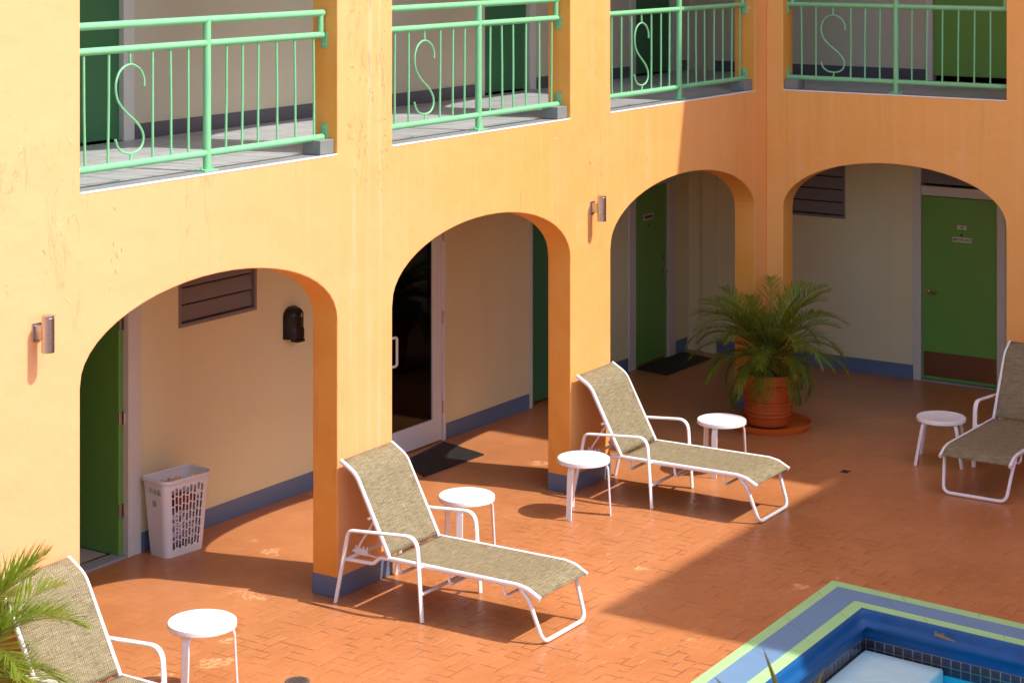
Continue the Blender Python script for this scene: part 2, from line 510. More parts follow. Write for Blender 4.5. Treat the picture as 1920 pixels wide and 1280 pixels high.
def glass():
    m = MT('dark_door_glass', (1, 1, 1), .02)
    nt = m.t
    gl = m.n('ShaderNodeBsdfGlossy'); gl.inputs['Roughness'].default_value = .02
    tr = m.n('ShaderNodeBsdfTransparent'); tr.inputs['Color'].default_value = (.30, .28, .27, 1)
    fr = m.n('ShaderNodeFresnel'); fr.inputs['IOR'].default_value = 1.45
    mx = m.n('ShaderNodeMixShader'); nt.links.new(fr.outputs[0], mx.inputs[0])
    nt.links.new(tr.outputs[0], mx.inputs[1]); nt.links.new(gl.outputs[0], mx.inputs[2])
    nt.links.new(mx.outputs[0], nt.nodes['Material Output'].inputs['Surface'])
    return m.m
M_GLASS = glass()

def matmat():
    m = MT('black_rubber_mat', (.014, .013, .014), .55, .4)
    p = m.objc(); x, y, z = m.sep(p)
    h = m.M('MULTIPLY', m.M('SINE', m.M('MULTIPLY', x, 2 * PI / .03)), m.M('SINE', m.M('MULTIPLY', y, 2 * PI / .03)))
    m.set('Base Color', m.mix(m.ramp(h, .2, .8), (.010, .009, .010), (.030, .028, .028)))
    m.bump(h, .8, .006)
    return m.m
M_MAT = matmat()
def clothes():
    m = MT('patterned_cloth', (.6, .6, .6), .9, .2)
    p = m.objc()
    v = m.n('ShaderNodeTexVoronoi'); m.inp(v, 'Vector', p); v.inputs['Scale'].default_value = 28
    c = m.mix(m.ramp(v.outputs['Distance'], .2, .5), (.85, .82, .85), (.25, .22, .27))
    m.set('Base Color', c); m.bump(m.noise(p, 20, 4), .6, .01)
    return m.m
M_CLOTH = clothes()
M_REDCLOTH = paint('rust_cloth', (.26, .045, .015), .9, .3, 14, .4, 25).m

# ------------------------------------------------------------------ building
bld = thing('motel_building', 'two storey orange motel building with arched arcades and green doors around the courtyard', 'building', (-3.5, .1, 0))
B0 = Vector((-3.5, .1, 0))
def part(name, bm, mats, smooth=False, bevel=0, parent=None, label=None):
    """part of the building given in world coordinates"""
    if parent is None or parent == bld:
        bmesh.ops.translate(bm, verts=bm.verts[:], vec=-B0)
        o = obj(name, bm, mats, bld, smooth, bevel)
    else:
        bmesh.ops.translate(bm, verts=bm.verts[:], vec=-B0)
        o = obj(name, bm, mats, parent, smooth, bevel)   # parents sit at the building's origin
    if label: o['label'] = label
    return o

T = .235           # facade thickness
FL = 3.3           # storey height
CEIL_Z = 2.92
SPRING, RISE = 2.08, .53

def to_A(u, d, z): return (u, d, z)              # long wing: along +X, depth +Y
def to_B(u, d, z): return (d, -u, z)             # end wing: along -Y, depth +X

def facade(fn, u0, u1, bays, top, NS=26):
    """arcade wall from u0 to u1 with arched openings on two storeys"""
    bm = new_bm()
    cache = {}
    def V(u, d, z):
        k = (round(u, 4), round(d, 4), round(z, 4))
        if k not in cache: cache[k] = bm.verts.new(fn(u, d, z))
        return cache[k]
    def Q(*a):
        try: bm.faces.new([V(*q) for q in a])
        except ValueError: pass
    lev = [.15, SPRING, FL, FL + SPRING, top]
    def strip(ua, ub, za, zb, zc, zd):   # front + back
        for d in (0, T):
            Q((ua, d, za), (ub, d, zb), (ub, d, zd), (ua, d, zc))
    edges = [u0] + [e for b in bays for e in b] + [u1]
    for i in range(0, len(edges), 2):
        a, b = edges[i], edges[i + 1]
        nx = max(1, int((b - a) / .35))
        us = [a + (b - a) * k / nx for k in range(nx + 1)]
        for ua, ub in zip(us[:-1], us[1:]):
            for za, zb in zip(lev[:-1], lev[1:]):
                strip(ua, ub, za, za, zb, zb)
            Q((ua, 0, lev[0]), (ub, 0, lev[0]), (ub, T, lev[0]), (ua, T, lev[0]))
        for u in (a, b):
            for za, zb in zip(lev[:-1], lev[1:]):
                if za in (SPRING, FL + SPRING) and u not in (u0, u1): continue
                Q((u, 0, za), (u, T, za), (u, T, zb), (u, 0, zb))
    for (a, b) in bays:
        c, h = (a + b) / 2, (b - a) / 2
        us = [c - h * math.cos(PI * k / NS) for k in range(NS + 1)]
        for off, zt in ((0, FL), (FL, top)):
            zs = [off + SPRING + RISE * math.sqrt(max(0, 1 - ((u - c) / h) ** 2)) for u in us]
            for k in range(NS):
                strip(us[k], us[k + 1], zs[k], zs[k + 1], zt, zt)
                Q((us[k], 0, zs[k]), (us[k + 1], 0, zs[k + 1]), (us[k + 1], T, zs[k + 1]), (us[k], T, zs[k]))
        for k in range(NS):
            Q((us[k], 0, FL), (us[k + 1], 0, FL), (us[k + 1], T, FL), (us[k], T, FL))
    nx = 60
    # top cap along the same divisions
    allu = sorted({k[0] for k in cache if abs(k[2] - top) < 1e-3})
    for ua, ub in zip(allu[:-1], allu[1:]):
        Q((ua, 0, top), (ub, 0, top), (ub, T, top), (ua, T, top))
    return bm

TOP = 10.8
BAYS_A = [(-13.06, -10.86), (-9.785, -7.17), (-6.49, -3.88), (-3.187, -.268)]
BAYS_B = [(.19, 2.58), (3.28, 5.9), (6.6, 9.2)]
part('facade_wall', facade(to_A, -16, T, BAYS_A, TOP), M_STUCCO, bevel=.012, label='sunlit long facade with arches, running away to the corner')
bmB = facade(to_B, 0.0, 9.3, BAYS_B, TOP)
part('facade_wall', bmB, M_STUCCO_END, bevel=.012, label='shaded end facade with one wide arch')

# blue-grey bases of the piers
def bases(fn, spans):
    for a, b in spans:
        bm = new_bm()
        p = fn(a, -.004, 0); q = fn(b, T + .004, .152)
        box(bm, p[0], q[0], p[1], q[1], p[2], q[2])
        part('pier_base', bm, M_BASE, bevel=.006)
spA = [(-16, -13.056)] + [(BAYS_A[i][1] - .004, BAYS_A[i + 1][0] + .004) for i in range(3)] + [(-.272, T + .004)]
bases(to_A, spA)
bases(to_B, [(.006, .194), (2.576, 3.284), (5.896, 6.604)])

# peeling paint curls on the facade
bm = new_bm()
def flake(x, z, w, ang, lift):
    n = 4
    ca, sa = math.cos(ang), math.sin(ang)
    bend = random.uniform(.35, .8)
    prev = None
    for i in range(n + 1):
        t = i / n - .5
        l = t * w
        off = -abs(t) ** 2 * w * bend * 1.6
        wid = .006 * (1 - (2 * t) ** 2) + .0015
        px = x + ca * l - sa * off; pz = z + sa * l + ca * off
        a = bm.verts.new((px, -.002, pz + 0)); b = bm.verts.new((px - sa * wid, -.002 - lift * (1 - (2 * t) ** 2), pz + ca * wid))
        if prev: bm.faces.new((prev[0], a, b, prev[1]))
        prev = (a, b)
rf = random.Random(5)
spots = []
for k in range(24):
    colx = rf.choice([-6.98, -6.78, -6.62, -6.62, -6.6])
    spots.append((colx + rf.gauss(0, .05), rf.triangular(2.9, 4.9, 4.1)))
for k in range(8): spots.append((-9.47 + rf.gauss(0, .03), rf.uniform(2.6, 3.2)))
for k in range(7): spots.append((rf.choice([-3.56, -3.35]) + rf.gauss(0, .03), rf.uniform(2.75, 3.15)))
for k in range(4): spots.append((rf.uniform(-10.4, -1.0), rf.uniform(2.75, 3.2)))
for x, z in spots:
    if -6.5 < x < -3.9 and z > 3.25: continue
    flake(x, z, rf.uniform(.025, .075), rf.choice([-1, 1]) * rf.uniform(.3, 1.3), rf.uniform(.0012, .0045))
o = part('peeling_paint', bm, paint('curled_paint', (.88, .52, .28), .6, .1, 8, 0).m); md = o.modifiers.new('s', 'SOLIDIFY'); md.thickness = .0015
o['kind'] = 'stuff'

# walls of the arcades, floors, ceilings
def wall_with_holes(fn, u0, u1, z0, z1, holes, d0, d1):
    """solid wall as boxes round rectangular holes (ua, ub, za, zb)"""
    bm = new_bm()
    us = sorted({u0, u1, *[h[0] for h in holes], *[h[1] for h in holes]})
    zs = sorted({z0, z1, *[h[2] for h in holes], *[h[3] for h in holes]})
    us = [u for u in us if u0 <= u <= u1]; zs = [z for z in zs if z0 <= z <= z1]
    nu, nz = len(us) - 1, len(zs) - 1
    solid = [[not any(h[0] - 1e-6 <= us[i] and us[i + 1] <= h[1] + 1e-6 and h[2] - 1e-6 <= zs[j] and zs[j + 1] <= h[3] + 1e-6 for h in holes)
              for j in range(nz)] for i in range(nu)]
    V = {}
    def v(i, d, j):
        k = (i, d, j)
        if k not in V: V[k] = bm.verts.new(fn(us[i], (d0, d1)[d], zs[j]))
        return V[k]
    for i in range(nu):
        for j in range(nz):
            if not solid[i][j]: continue
            for d in (0, 1):
                bm.faces.new((v(i, d, j), v(i + 1, d, j), v(i + 1, d, j + 1), v(i, d, j + 1)))
            for (di, dj, e) in ((-1, 0, ((i, j), (i, j + 1))), (1, 0, ((i + 1, j), (i + 1, j + 1))), (0, -1, ((i, j), (i + 1, j))), (0, 1, ((i, j + 1), (i + 1, j + 1)))):
                a, b = i + di, j + dj
                if 0 <= a < nu and 0 <= b < nz and solid[a][b]: continue
                (p, q), (r, s) = e
                bm.faces.new((v(p, 0, q), v(r, 0, s), v(r, 1, s), v(p, 1, q)))
    return bm
DH = 2.03
holesA = [(-8.28, -7.31, -.02, DH + .02), (-6.735, -5.768, 1.712, 2.62), (-4.0, -3.005, -.02, 2.40),
          (-1.437, -.50, -.02, DH), (.70, 1.515, -.02, DH)]
part('corridor_wall', wall_with_holes(to_A, -16, 2.0, 0, CEIL_Z, holesA, 2.0, 2.16), M_CREAM, label='cream ground floor wall behind the long arcade')
holesB = [(-.97, -.002, 1.70, 2.62), (.885, 1.79, -.02, 2.60)]
part('corridor_wall', wall_with_holes(to_B, -2.16, 9.3, 0, CEIL_Z, holesB, 2.0, 2.16), M_CREAM, label='cream ground floor wall behind the end arch')
holesAU = [(-8.30, -7.36, FL, FL + DH), (-2.33, -1.46, FL, FL + DH), (.70, 1.60, FL, FL + DH)]
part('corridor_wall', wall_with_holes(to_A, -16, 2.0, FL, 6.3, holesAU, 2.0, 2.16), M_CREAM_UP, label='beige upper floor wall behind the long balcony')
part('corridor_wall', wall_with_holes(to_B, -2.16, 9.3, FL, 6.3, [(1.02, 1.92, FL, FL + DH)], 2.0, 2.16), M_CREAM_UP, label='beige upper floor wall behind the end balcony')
# shallow pilaster near the inner corner
bm = new_bm(); box(bm, 1.955, 1.999, 1.63, 1.80, .0, CEIL_Z)
part('pilaster', bm, M_CREAM, bevel=.004)
bm = new_bm(); box(bm, 1.955, 1.999, 1.66, 1.74, FL + .003, 6.3)
part('pilaster', bm, M_CREAM_UP, bevel=.004)

def skirt(fn, spans, z0, z1, d, mat, label=None):
    for a, b in spans:
        bm = new_bm()
        p = fn(a, 2.0 - d, z0); q = fn(b, 2.003, z1); box(bm, p[0], q[0], p[1], q[1], z0, z1)
        part('baseboard', bm, mat, label=label)
skirt(to_A, [(-16, -8.41), (-7.178, -4.06), (-2.994, -1.475), (-.462, .565), (1.65, 1.95)], 0, .155, .008, M_BASE)
skirt(to_B, [(-1.625, .81), (1.865, 9.3)], 0, .155, .008, M_BASE)
skirt(to_A, [(-16, -8.405), (-7.255, -2.435), (-1.355, .595), (1.705, 1.95)], FL, FL + .125, .01, M_UPTILEBASE, 'dark tile skirting of the upper walkway')
skirt(to_B, [(-1.655, .955), (1.985, 9.3)], FL, FL + .125, .01, M_UPTILEBASE, 'dark tile skirting of the upper walkway')

bm = new_bm(); box(bm, -16, 2.0, T + .001, 1.999, CEIL_Z, 3.06); box(bm, T + .001, 1.999, -9.3, T, CEIL_Z, 3.06)
box(bm, -16, 2.0, T + .001, 1.999, 6.3, 6.5); box(bm, T + .001, 1.999, -9.3, T, 6.3, 6.5)
part('corridor_ceiling', bm, M_CEIL)
bm = new_bm(); box(bm, -16, 2.0, .135, 1.9985, 3.1, FL + .002); box(bm, .135, 1.9985, -9.3, .134, 3.1, FL + .002)
part('walkway_floor', bm, M_UPTILE)
# roof slab and eaves (their edge throws the shade across the court)
bm = new_bm(); box(bm, -16, 8, -.02, 8, TOP, TOP + .02); box(bm, -.29, 8, -9.3, -.021, TOP, TOP + .02)
part('roof', bm, M_CONC)
bm = new_bm(); box(bm, -16, 8, 7.9, 8, 0, TOP); box(bm, 7.9, 8, -9.3, 7.899, 0, TOP); box(bm, 2.0, 7.9, -9.3, -9.2, 0, TOP); box(bm, -16, -15.9, .3, 7.9, 0, TOP)
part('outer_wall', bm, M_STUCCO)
# walls above the upper walkway ceiling are covered by the facades; sill edges of the balcony openings
openings = [(to_A, a, b) for a, b in BAYS_A[1:]] + [(to_B, a, b) for a, b in BAYS_B[:2]]
def slab(name, fn, ua, ub, d0, d1, z0, z1, mat, bev=0):
    bm = new_bm(); p = fn(ua, d0, z0); q = fn(ub, d1, z1); box(bm, p[0], q[0], p[1], q[1], z0, z1); return part(name, bm, mat, bevel=bev)
for fn, a, b in openings:
    sl_ = slab('sill', fn, a + .002, b - .002, .0145, .134, FL - .01, FL + .006, M_SILL)
    bm = new_bm(); p = fn(a + .002, -.003, 0); q = fn(b - .002, .014, 0); box(bm, p[0], q[0], p[1], q[1], FL - .003, FL + .008)
    part('sill_edge', bm, M_LINE, parent=sl_)
    if fn is to_A: slab('kerb_block', fn, b - .165, b - .003, .03, .20, FL + .0075, FL + .115, M_KERB, .004)
slab('kerb_block', to_B, .193, .34, .03, .20, FL + .0075, FL + .115, M_KERB, .004)

# ---- doors
def door_leaf(fn, ua, ub, z0, z1, d, th=.045):
    bm = new_bm(); p = fn(ua, d, z0); q = fn(ub, d + th, z1); box(bm, p[0], q[0], p[1], q[1], z0, z1); return bm
def frame_bm(fn, ua, ub, z0, z1, cw, dd=.02, sides='LRT'):
    """casing around hole ua..ub: proud of the wall by dd, and lining the reveal"""
    bm = new_bm()
    def bx(a, b, d0, d1, za, zb):
        p = fn(a, d0, za); q = fn(b, d1, zb); box(bm, p[0], q[0], p[1], q[1], za, zb)
    if 'L' in sides: bx(ua - cw, ua + .02, 2 - dd, 2.10, z0, z1)
    if 'R' in sides: bx(ub - .02, ub + cw, 2 - dd, 2.10, z0, z1)
    if 'T' in sides: bx(ua - cw, ub + cw, 2 - dd, 2.10, z1 + .0005, z1 + cw * .8)
    return bm
def at_origin(bm, fn=None): return bm
def lever(fn, u, z, d, side):
    bm = new_bm()
    def P(a, dd, zz): return Vector(fn(a, dd, zz))
    # rose
    c0 = P(u, d, z); c1 = P(u, d - .018, z)
    tube(bm, [c0, c1], .032, 16)
    tube(bm, fillet([P(u, d - .015, z), P(u, d - .055, z), P(u + side * .11, d - .058, z - .004)], .02, 4), .010, 10)
    return bm
def deadbolt(fn, u, z, d):
    bm = new_bm(); tube(bm, [fn(u, d, z), fn(u, d - .02, z), fn(u, d - .028, z)], .028, 16, radii=[1, 1, .7]); return bm
def plate(fn, ua, ub, za, zb, d, th=.004):
    bm = new_bm(); p = fn(ua, d - th, za); q = fn(ub, d, zb); box(bm, p[0], q[0], p[1], q[1], za, zb); return bm
def add_text(bm, body, size, mat_index, loc, rot, sx=1):
    me = text_mesh(body, size, None, M_INK, 'lettering', loc, rot, .0008, sx)
    n0 = len(bm.faces)
    bm.from_mesh(me); bm.faces.ensure_lookup_table()
    for f in bm.faces[n0:]: f.material_index = mat_index
ROT_A = Matrix(((1, 0, 0), (0, 0, -1), (0, 1, 0)))                 # text facing -Y, reading along +X
ROT_B = Matrix(((0, 0, -1), (-1, 0, 0), (0, 1, 0)))                # text facing -X, reading along -Y

# 1: storeroom door, standing open into the dark room
part('door_frame', frame_bm(to_A, -8.28, -7.31, 0, DH + .02, .125), M_FRAME, bevel=.004, label='grey white frame of the open door')
bm = new_bm(); box(bm, -7.383, -7.340, 2.035, 2.94, .02, DH)
d = part('door', bm, M_GREEN, bevel=.003, label='green door standing open into the room')
for z in (.37, 1.10, 1.85):
    bm = new_bm(); tube(bm, [(-7.337, 2.018, z - .05), (-7.337, 2.018, z + .05)], .009, 8)
    box(bm, -7.384, -7.337, 2.0285, 2.0345, z - .05, z + .05); box(bm, -7.3345, -7.3312, 2.02, 2.07, z - .05, z + .05)
    part('hinge', bm, M_CHROME, parent=d)
bm = new_bm(); box(bm, -8.26, -7.33, 1.985, 2.12, .001, .02)
part('threshold', bm, M_CONC)
# rooms
def room(x0, x1, y0, y1, h, name, fmat=M_ROOMFLOOR):
    bm = new_bm()
    quad(bm, [(x0, y0, .012), (x1, y0, .012), (x1, y1, .012), (x0, y1, .012)], 1)
    quad(bm, [(x0, y1, 0), (x1, y1, 0), (x1, y1, h), (x0, y1, h)])
    quad(bm, [(x0, y0, 0), (x0, y1, 0), (x0, y1, h), (x0, y0, h)])
    quad(bm, [(x1, y0, 0), (x1, y1, 0), (x1, y1, h), (x1, y0, h)])
    quad(bm, [(x0, y0, h), (x1, y0, h), (x1, y1, h), (x0, y1, h)])
    return part(name, bm, [M_INSIDE, fmat])
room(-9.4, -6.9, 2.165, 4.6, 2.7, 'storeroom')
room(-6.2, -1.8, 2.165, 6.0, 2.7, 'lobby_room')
bm = new_bm(); box(bm, -5.4, -2.2, 3.3, 3.9, .012, .86); 
ct = part('counter', bm, M_INSIDE)
bm = new_bm(); box(bm, -5.45, -2.15, 3.26, 3.92, .862, .90)
part('counter_top', bm, paint('wood_counter', (.30, .15, .06), .4, .2, 6, .05).m, parent=ct)

# 2: glass entrance door
part('door_frame', frame_bm(to_A, -4.0, -3.005, 0, 2.40, .03, .012), M_ALU, bevel=.003, label='white aluminium frame of the glass door')
bm = new_bm()
box(bm, -3.175, -3.03, 2.0, 2.045, .012, 2.36); box(bm, -3.975, -3.88, 2.0, 2.045, .012, 2.36)
box(bm, -3.8795, -3.1755, 2.0, 2.045, .012, .235); box(bm, -3.8795, -3.1755, 2.0, 2.045, 2.27, 2.36)
d = part('glass_door', bm, M_ALU, bevel=.003, label='dark glass door in a white aluminium frame')
bm = new_bm(); box(bm, -3.8794, -3.1756, 2.018, 2.026, .236, 2.269); part('pane', bm, M_GLASS, parent=d)
bm = new_bm(); tube(bm, fillet([(-3.905, 1.999, .88), (-3.905, 1.945, .88), (-3.83, 1.945, .88), (-3.83, 1.945, 1.15), (-3.905, 1.945, 1.15), (-3.905, 1.999, 1.15)], .03, 5), .013, 10)
part('handle', bm, M_WHITE, smooth=True, parent=d)
for z in (.33, 1.20, 2.0):
    bm = new_bm(); tube(bm, [(-3.02, 1.988, z - .06), (-3.02, 1.988, z + .06)], .010, 8); part('hinge', bm, M_CHROME, parent=d)

# 3: plain green door
part('door_frame', frame_bm(to_A, -1.437, -.50, 0, DH, .035, .012), M_FRAME, bevel=.003)
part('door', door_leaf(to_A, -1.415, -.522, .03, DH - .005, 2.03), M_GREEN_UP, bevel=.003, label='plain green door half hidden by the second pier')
# 4: green door with small sign, deadbolt and lever
part('door_frame', frame_bm(to_A, .70, 1.515, 0, DH, .13), M_FRAME, bevel=.004)
d = part('door', door_leaf(to_A, .722, 1.493, .02, DH - .005, 2.02), M_GREEN, bevel=.003, label='dark green door with a small plate, beside the inner corner')
part('handle', lever(to_A, 1.43, 1.01, 2.02, -1), M_CHROME, smooth=True, parent=d)
part('deadbolt', deadbolt(to_A, 1.43, 1.17, 2.02), M_CHROME, smooth=True, parent=d)
bm = plate(to_A, .955, 1.17, 1.645, 1.71, 2.0195); 
for f in bm.faces: f.material_index = 0
box(bm, .972, 1.153, 2.0140, 2.0150, 1.660, 1.696, 1)
part('sign', bm, [M_SIGN, paint('dull_lettering', (.10, .075, .06), .6, .4, 60, 0).m], parent=d)
bm = new_bm(); tube(bm, [(1.062, 2.0198, 1.585), (1.062, 2.013, 1.585)], .011, 10); part('peephole', bm, M_BLACK, parent=d)
# 5: door 107 on the end wing
part('door_frame', frame_bm(to_B, .885, 1.79, 0, 2.60, .07), M_FRAME, bevel=.004, label='frame of door 107 with a louvred transom')
bm = new_bm(); box(bm, 1.985, 2.10, -1.768, -.907, DH + .012, 2.145)
part('transom_bar', bm, M_FRAME, bevel=.004)
bm = new_bm()
for k in range(5):
    z = 2.17 + k * .09
    v = box(bm, 2.03, 2.04, -1.768, -.907, z, z + .098)
    for q in v:
        if q.co.z > z + .05: q.co.x += .03
w = part('transom_window', bm, M_LOUVRE, label='dark louvred transom above door 107')
d = part('door', door_leaf(to_B, .907, 1.768, .022, DH, 2.018), M_GREEN, bevel=.003, label='green door 107 with an employees only sign and a metal kick plate')
part('handle', lever(to_B, .985, .985, 2.018, 1), M_CHROME, smooth=True, parent=d)
part('kick_plate', plate(to_B, .925, 1.75, .055, .325, 2.0178, .003), M_KICK, parent=d)
bm = plate(to_B, 1.312, 1.415, 1.693, 1.737, 2.0178)
add_text(bm, '107', .040, 1, (2.0128, -1.3635, 1.714), ROT_B)
part('number_plate', bm, [M_SIGN, M_INK], parent=d)
bm = plate(to_B, 1.258, 1.472, 1.553, 1.606, 2.0178)
add_text(bm, 'EMPLOYEES ONLY', .034, 1, (2.0128, -1.365, 1.579), ROT_B, .74)
part('sign', bm, [M_SIGN, M_INK], parent=d)
bm = new_bm(); tube(bm, [(2.0176, -1.36, 1.632), (2.009, -1.36, 1.632)], .012, 10); part('peephole', bm, M_BLACK, parent=d)
bm = new_bm(); box(bm, 1.97, 2.10, -1.768, -.907, .001, .018); part('threshold', bm, M_CONC)
# upper floor doors
for ua, ub, fn, lab in ((-8.30, -7.36, to_A, 'upper floor green door behind the nearest balcony railing'), (-2.33, -1.46, to_A, 'upper floor dark green door behind the second balcony railing'),
                   (.70, 1.60, to_A, 'upper floor dark green door behind the third balcony railing')):
    part('door_frame', frame_bm(fn, ua, ub, FL + .002, FL + DH, .10), M_FRAME, bevel=.004)
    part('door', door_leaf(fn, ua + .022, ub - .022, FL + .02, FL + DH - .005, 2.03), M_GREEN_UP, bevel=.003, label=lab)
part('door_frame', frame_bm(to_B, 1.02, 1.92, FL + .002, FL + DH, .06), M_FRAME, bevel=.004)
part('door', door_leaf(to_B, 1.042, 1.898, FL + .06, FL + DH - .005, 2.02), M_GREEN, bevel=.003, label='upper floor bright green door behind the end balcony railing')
# louvre windows
def louvre(fn, ua, ub, za, zb, lab):
    bm = new_bm()
    def bx(a, b, d0, d1, z0, z1):
        p = fn(a, d0, z0); q = fn(b, d1, z1); box(bm, p[0], q[0], p[1], q[1], z0, z1)
    bx(ua, ua + .03, 1.992, 2.1, za, zb); bx(ub - .03, ub, 1.992, 2.1, za, zb); bx(ua + .03, ub - .03, 1.992, 2.1, za, za + .03); bx(ua + .03, ub - .03, 1.992, 2.1, zb - .03, zb)
    w = part('louvre_window', bm, M_LOUVRE, bevel=.003, label=lab)
    bm = new_bm()
    n = 6; h = (zb - za - .06) / n
    for k in range(n):
        z = za + .03 + k * h
        p0 = fn(ua + .031, 2.020, z + .012); p1 = fn(ub - .031, 2.020, z + .012)
        q0 = fn(ua + .031, 2.040, z + h - .005); q1 = fn(ub - .031, 2.040, z + h - .005)
        quad(bm, [p0, p1, q1, q0])
    o = part('slats', bm, M_LOUVRE, parent=w); md = o.modifiers.new('s', 'SOLIDIFY'); md.thickness = .006
    bm = new_bm(); p = fn(ua, 2.11, za); q = fn(ub, 2.12, zb); box(bm, p[0], q[0], p[1], q[1], za, zb); part('backing', bm, M_DARK, parent=w)
louvre(to_A, -6.735, -5.768, 1.712, 2.62, 'grey louvre window above the laundry basket')
louvre(to_B, -.97, -.002, 1.70, 2.62, 'dark louvre window behind the end arch')

# the wing across the court: its stair tower throws the block of shade on the paving
opp = thing('opposite_wing', 'orange wing with a stair tower across the courtyard, behind the viewer', 'building', (-3.9, -9.5, 0))
bm = new_bm(); box(bm, -30, -4.21, -17, -9.7, 0, 3.3)
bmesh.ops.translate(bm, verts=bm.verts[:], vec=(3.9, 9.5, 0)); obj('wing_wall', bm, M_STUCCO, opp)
bm = new_bm(); box(bm, -4.19, 8, -17, -9.32, 0, TOP)
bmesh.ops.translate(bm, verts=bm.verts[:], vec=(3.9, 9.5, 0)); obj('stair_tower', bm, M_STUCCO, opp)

# ------------------------------------------------------------------ ground with a hole for the pool
# pool outline (outer edge of the coping): slightly out of square with the wings
c0 = Vector((-4.751, -2.90)); ex = Vector((-2.44, -.08)).normalized(); ey = Vector((-.126, -1.545)).normalized()
LX, LY = 7.2, 4.6
def PL(a, b, z=0): q = c0 + ex * a + ey * b; return (q.x, q.y, z)
bm = new_bm()
inner = [PL(0, 0), PL(LX, 0), PL(LX, LY), PL(0, LY)]
outer = [(8, 8), (-34, 8), (-34, -18), (8, -18)]
iv = [bm.verts.new(p) for p in inner]; ov = [bm.verts.new((x, y, 0)) for x, y in outer]
for k in range(4): bm.faces.new((iv[k], iv[(k + 1) % 4], ov[(k + 1) % 4], ov[k]))
g = obj('ground', bm, M_PAVE); g['kind'] = 'structure'

pool = thing('swimming_pool', 'sunken swimming pool with mint and slate blue painted coping and deep blue rim', 'pool', (c0.x, c0.y, 0))
def ppart(name, bm, mats, **k):
    bmesh.ops.translate(bm, verts=bm.verts[:], vec=(-c0.x, -c0.y, 0)); return obj(name, bm, mats, pool, **k)
def ring(bm, o0, o1, z0=.004, z1=.004, uvw=False, n=24, mi=0, wob=0):
    """band between two inset rectangles"""
    def rect(o, z): return [PL(o[0], o[1], z), PL(LX - o[0], o[1], z), PL(LX - o[0], LY - o[1], z), PL(o[0], LY - o[1], z)]
    A, Bq = rect(o0, z0), rect(o1, z1)
    uvl = bm.loops.layers.uv.active
    for k in range(4):
        a0, a1 = Vector(A[k]), Vector(A[(k + 1) % 4]); b0, b1 = Vector(Bq[k]), Vector(Bq[(k + 1) % 4])
        L = (a1 - a0).length; W = (b0 - a0).length if abs(z0 - z1) < 1e-6 else abs(z1 - z0)
        pa = [bm.verts.new(a0.lerp(a1, i / n)) for i in range(n + 1)]; pb = [bm.verts.new(b0.lerp(b1, i / n)) for i in range(n + 1)]
        if wob:
            for i in range(1, n):
                pb[i].co += Vector((ex.x, ex.y, 0)) * random.uniform(-wob, wob) + Vector((ey.x, ey.y, 0)) * random.uniform(-wob, wob)
        for i in range(n):
            f = bm.faces.new((pa[i], pa[i + 1], pb[i + 1], pb[i])); f.material_index = mi
            for l, (s, t) in zip(f.loops, ((i / n, 0), ((i + 1) / n, 0), ((i + 1) / n, 1), (i / n, 1))):
                l[uvl].uv = (s * L, t * W)
E1, E2, E3 = (.118, .095), (.322, .325), (.42, .425)
bm = new_bm(); ring(bm, (0, 0), E1, 0, .005); ppart('coping', bm, M_MINT)['label'] = 'outer mint green stripe'
bm = new_bm(); ring(bm, E1, E2, .005, .005); ppart('coping', bm, M_SLATE)['label'] = 'wide slate blue stripe'
bm = new_bm(); ring(bm, E2, E3, .005, .003); ppart('coping', bm, M_MINT)['label'] = 'inner mint green stripe'
bm = new_bm()
prof = [(0, .003), (.016, -.004), (.026, -.02), (.028, -.055), (.040, -.072), (.058, -.085), (.068, -.10), (.064, -.118), (.045, -.135), (.03, -.16), (.03, -.205)]
for (a, za), (b, zb) in zip(prof[:-1], prof[1:]):
    ring(bm, (E3[0] + a, E3[1] + a), (E3[0] + b, E3[1] + b), za, zb)
bmesh.ops.remove_doubles(bm, verts=bm.verts[:], dist=.0004)
ppart('pool_rim', bm, M_PBLUE, smooth=80)
W0 = (E3[0] + .03, E3[1] + .03)
bm = new_bm(); ring(bm, (W0[0] - .001, W0[1] - .001), (W0[0] + .004, W0[1] + .004), -.2055, -.330); ppart('waterline_tiles', bm, M_PTILE)
# bare chip in the blue paint on the far rim
bm = new_bm()
chip = [(0, -.028), (.02, -.026), (.022, -.04), (.05, -.042), (.055, -.03), (.075, -.03), (.08, -.05), (.13, -.058), (.17, -.064), (.17, -.07), (.09, -.069), (.04, -.064), (0, -.062)]
vs = []
for s, z in chip:
    off = .0260 if z > -.06 else .036
    q = PL(E3[0] + off + .006, 1.02 + s, z); vs.append(bm.verts.new(q))
bm.faces.new(vs); ppart('bare_patch', bm, M_CHIP)
# basin
bm = new_bm()
W1 = (W0[0] + .004, W0[1] + .004)
ring(bm, W1, (W1[0] + .01, W1[1] + .01), -.3305, -.85, n=4)
quad(bm, [PL(W1[0], W1[1], -.85), PL(LX - W1[0], W1[1], -.85), PL(LX - W1[0], LY - W1[1], -.85), PL(W1[0], LY - W1[1], -.85)])
ppart('basin', bm, M_PFLOOR)
bm = new_bm()
a0, a1, b0, b1 = W1[0] + .012, LX - W1[0] - .012, W1[1] + .012, W1[1] + .64
v = [bm.verts.new(PL(*q)) for q in ((a0, b0, -.84), (a1, b0, -.84), (a1, b1, -.84), (a0, b1, -.84), (a0, b0, -.275), (a1, b0, -.275), (a1, b1, -.275), (a0, b1, -.275))]
for f in ((4, 5, 6, 7), (0, 1, 5, 4), (1, 2, 6, 5), (2, 3, 7, 6), (3, 0, 4, 7)): bm.faces.new([v[i] for i in f])
ppart('pool_step', bm, M_PSTEP, bevel=.02)
bm = new_bm()
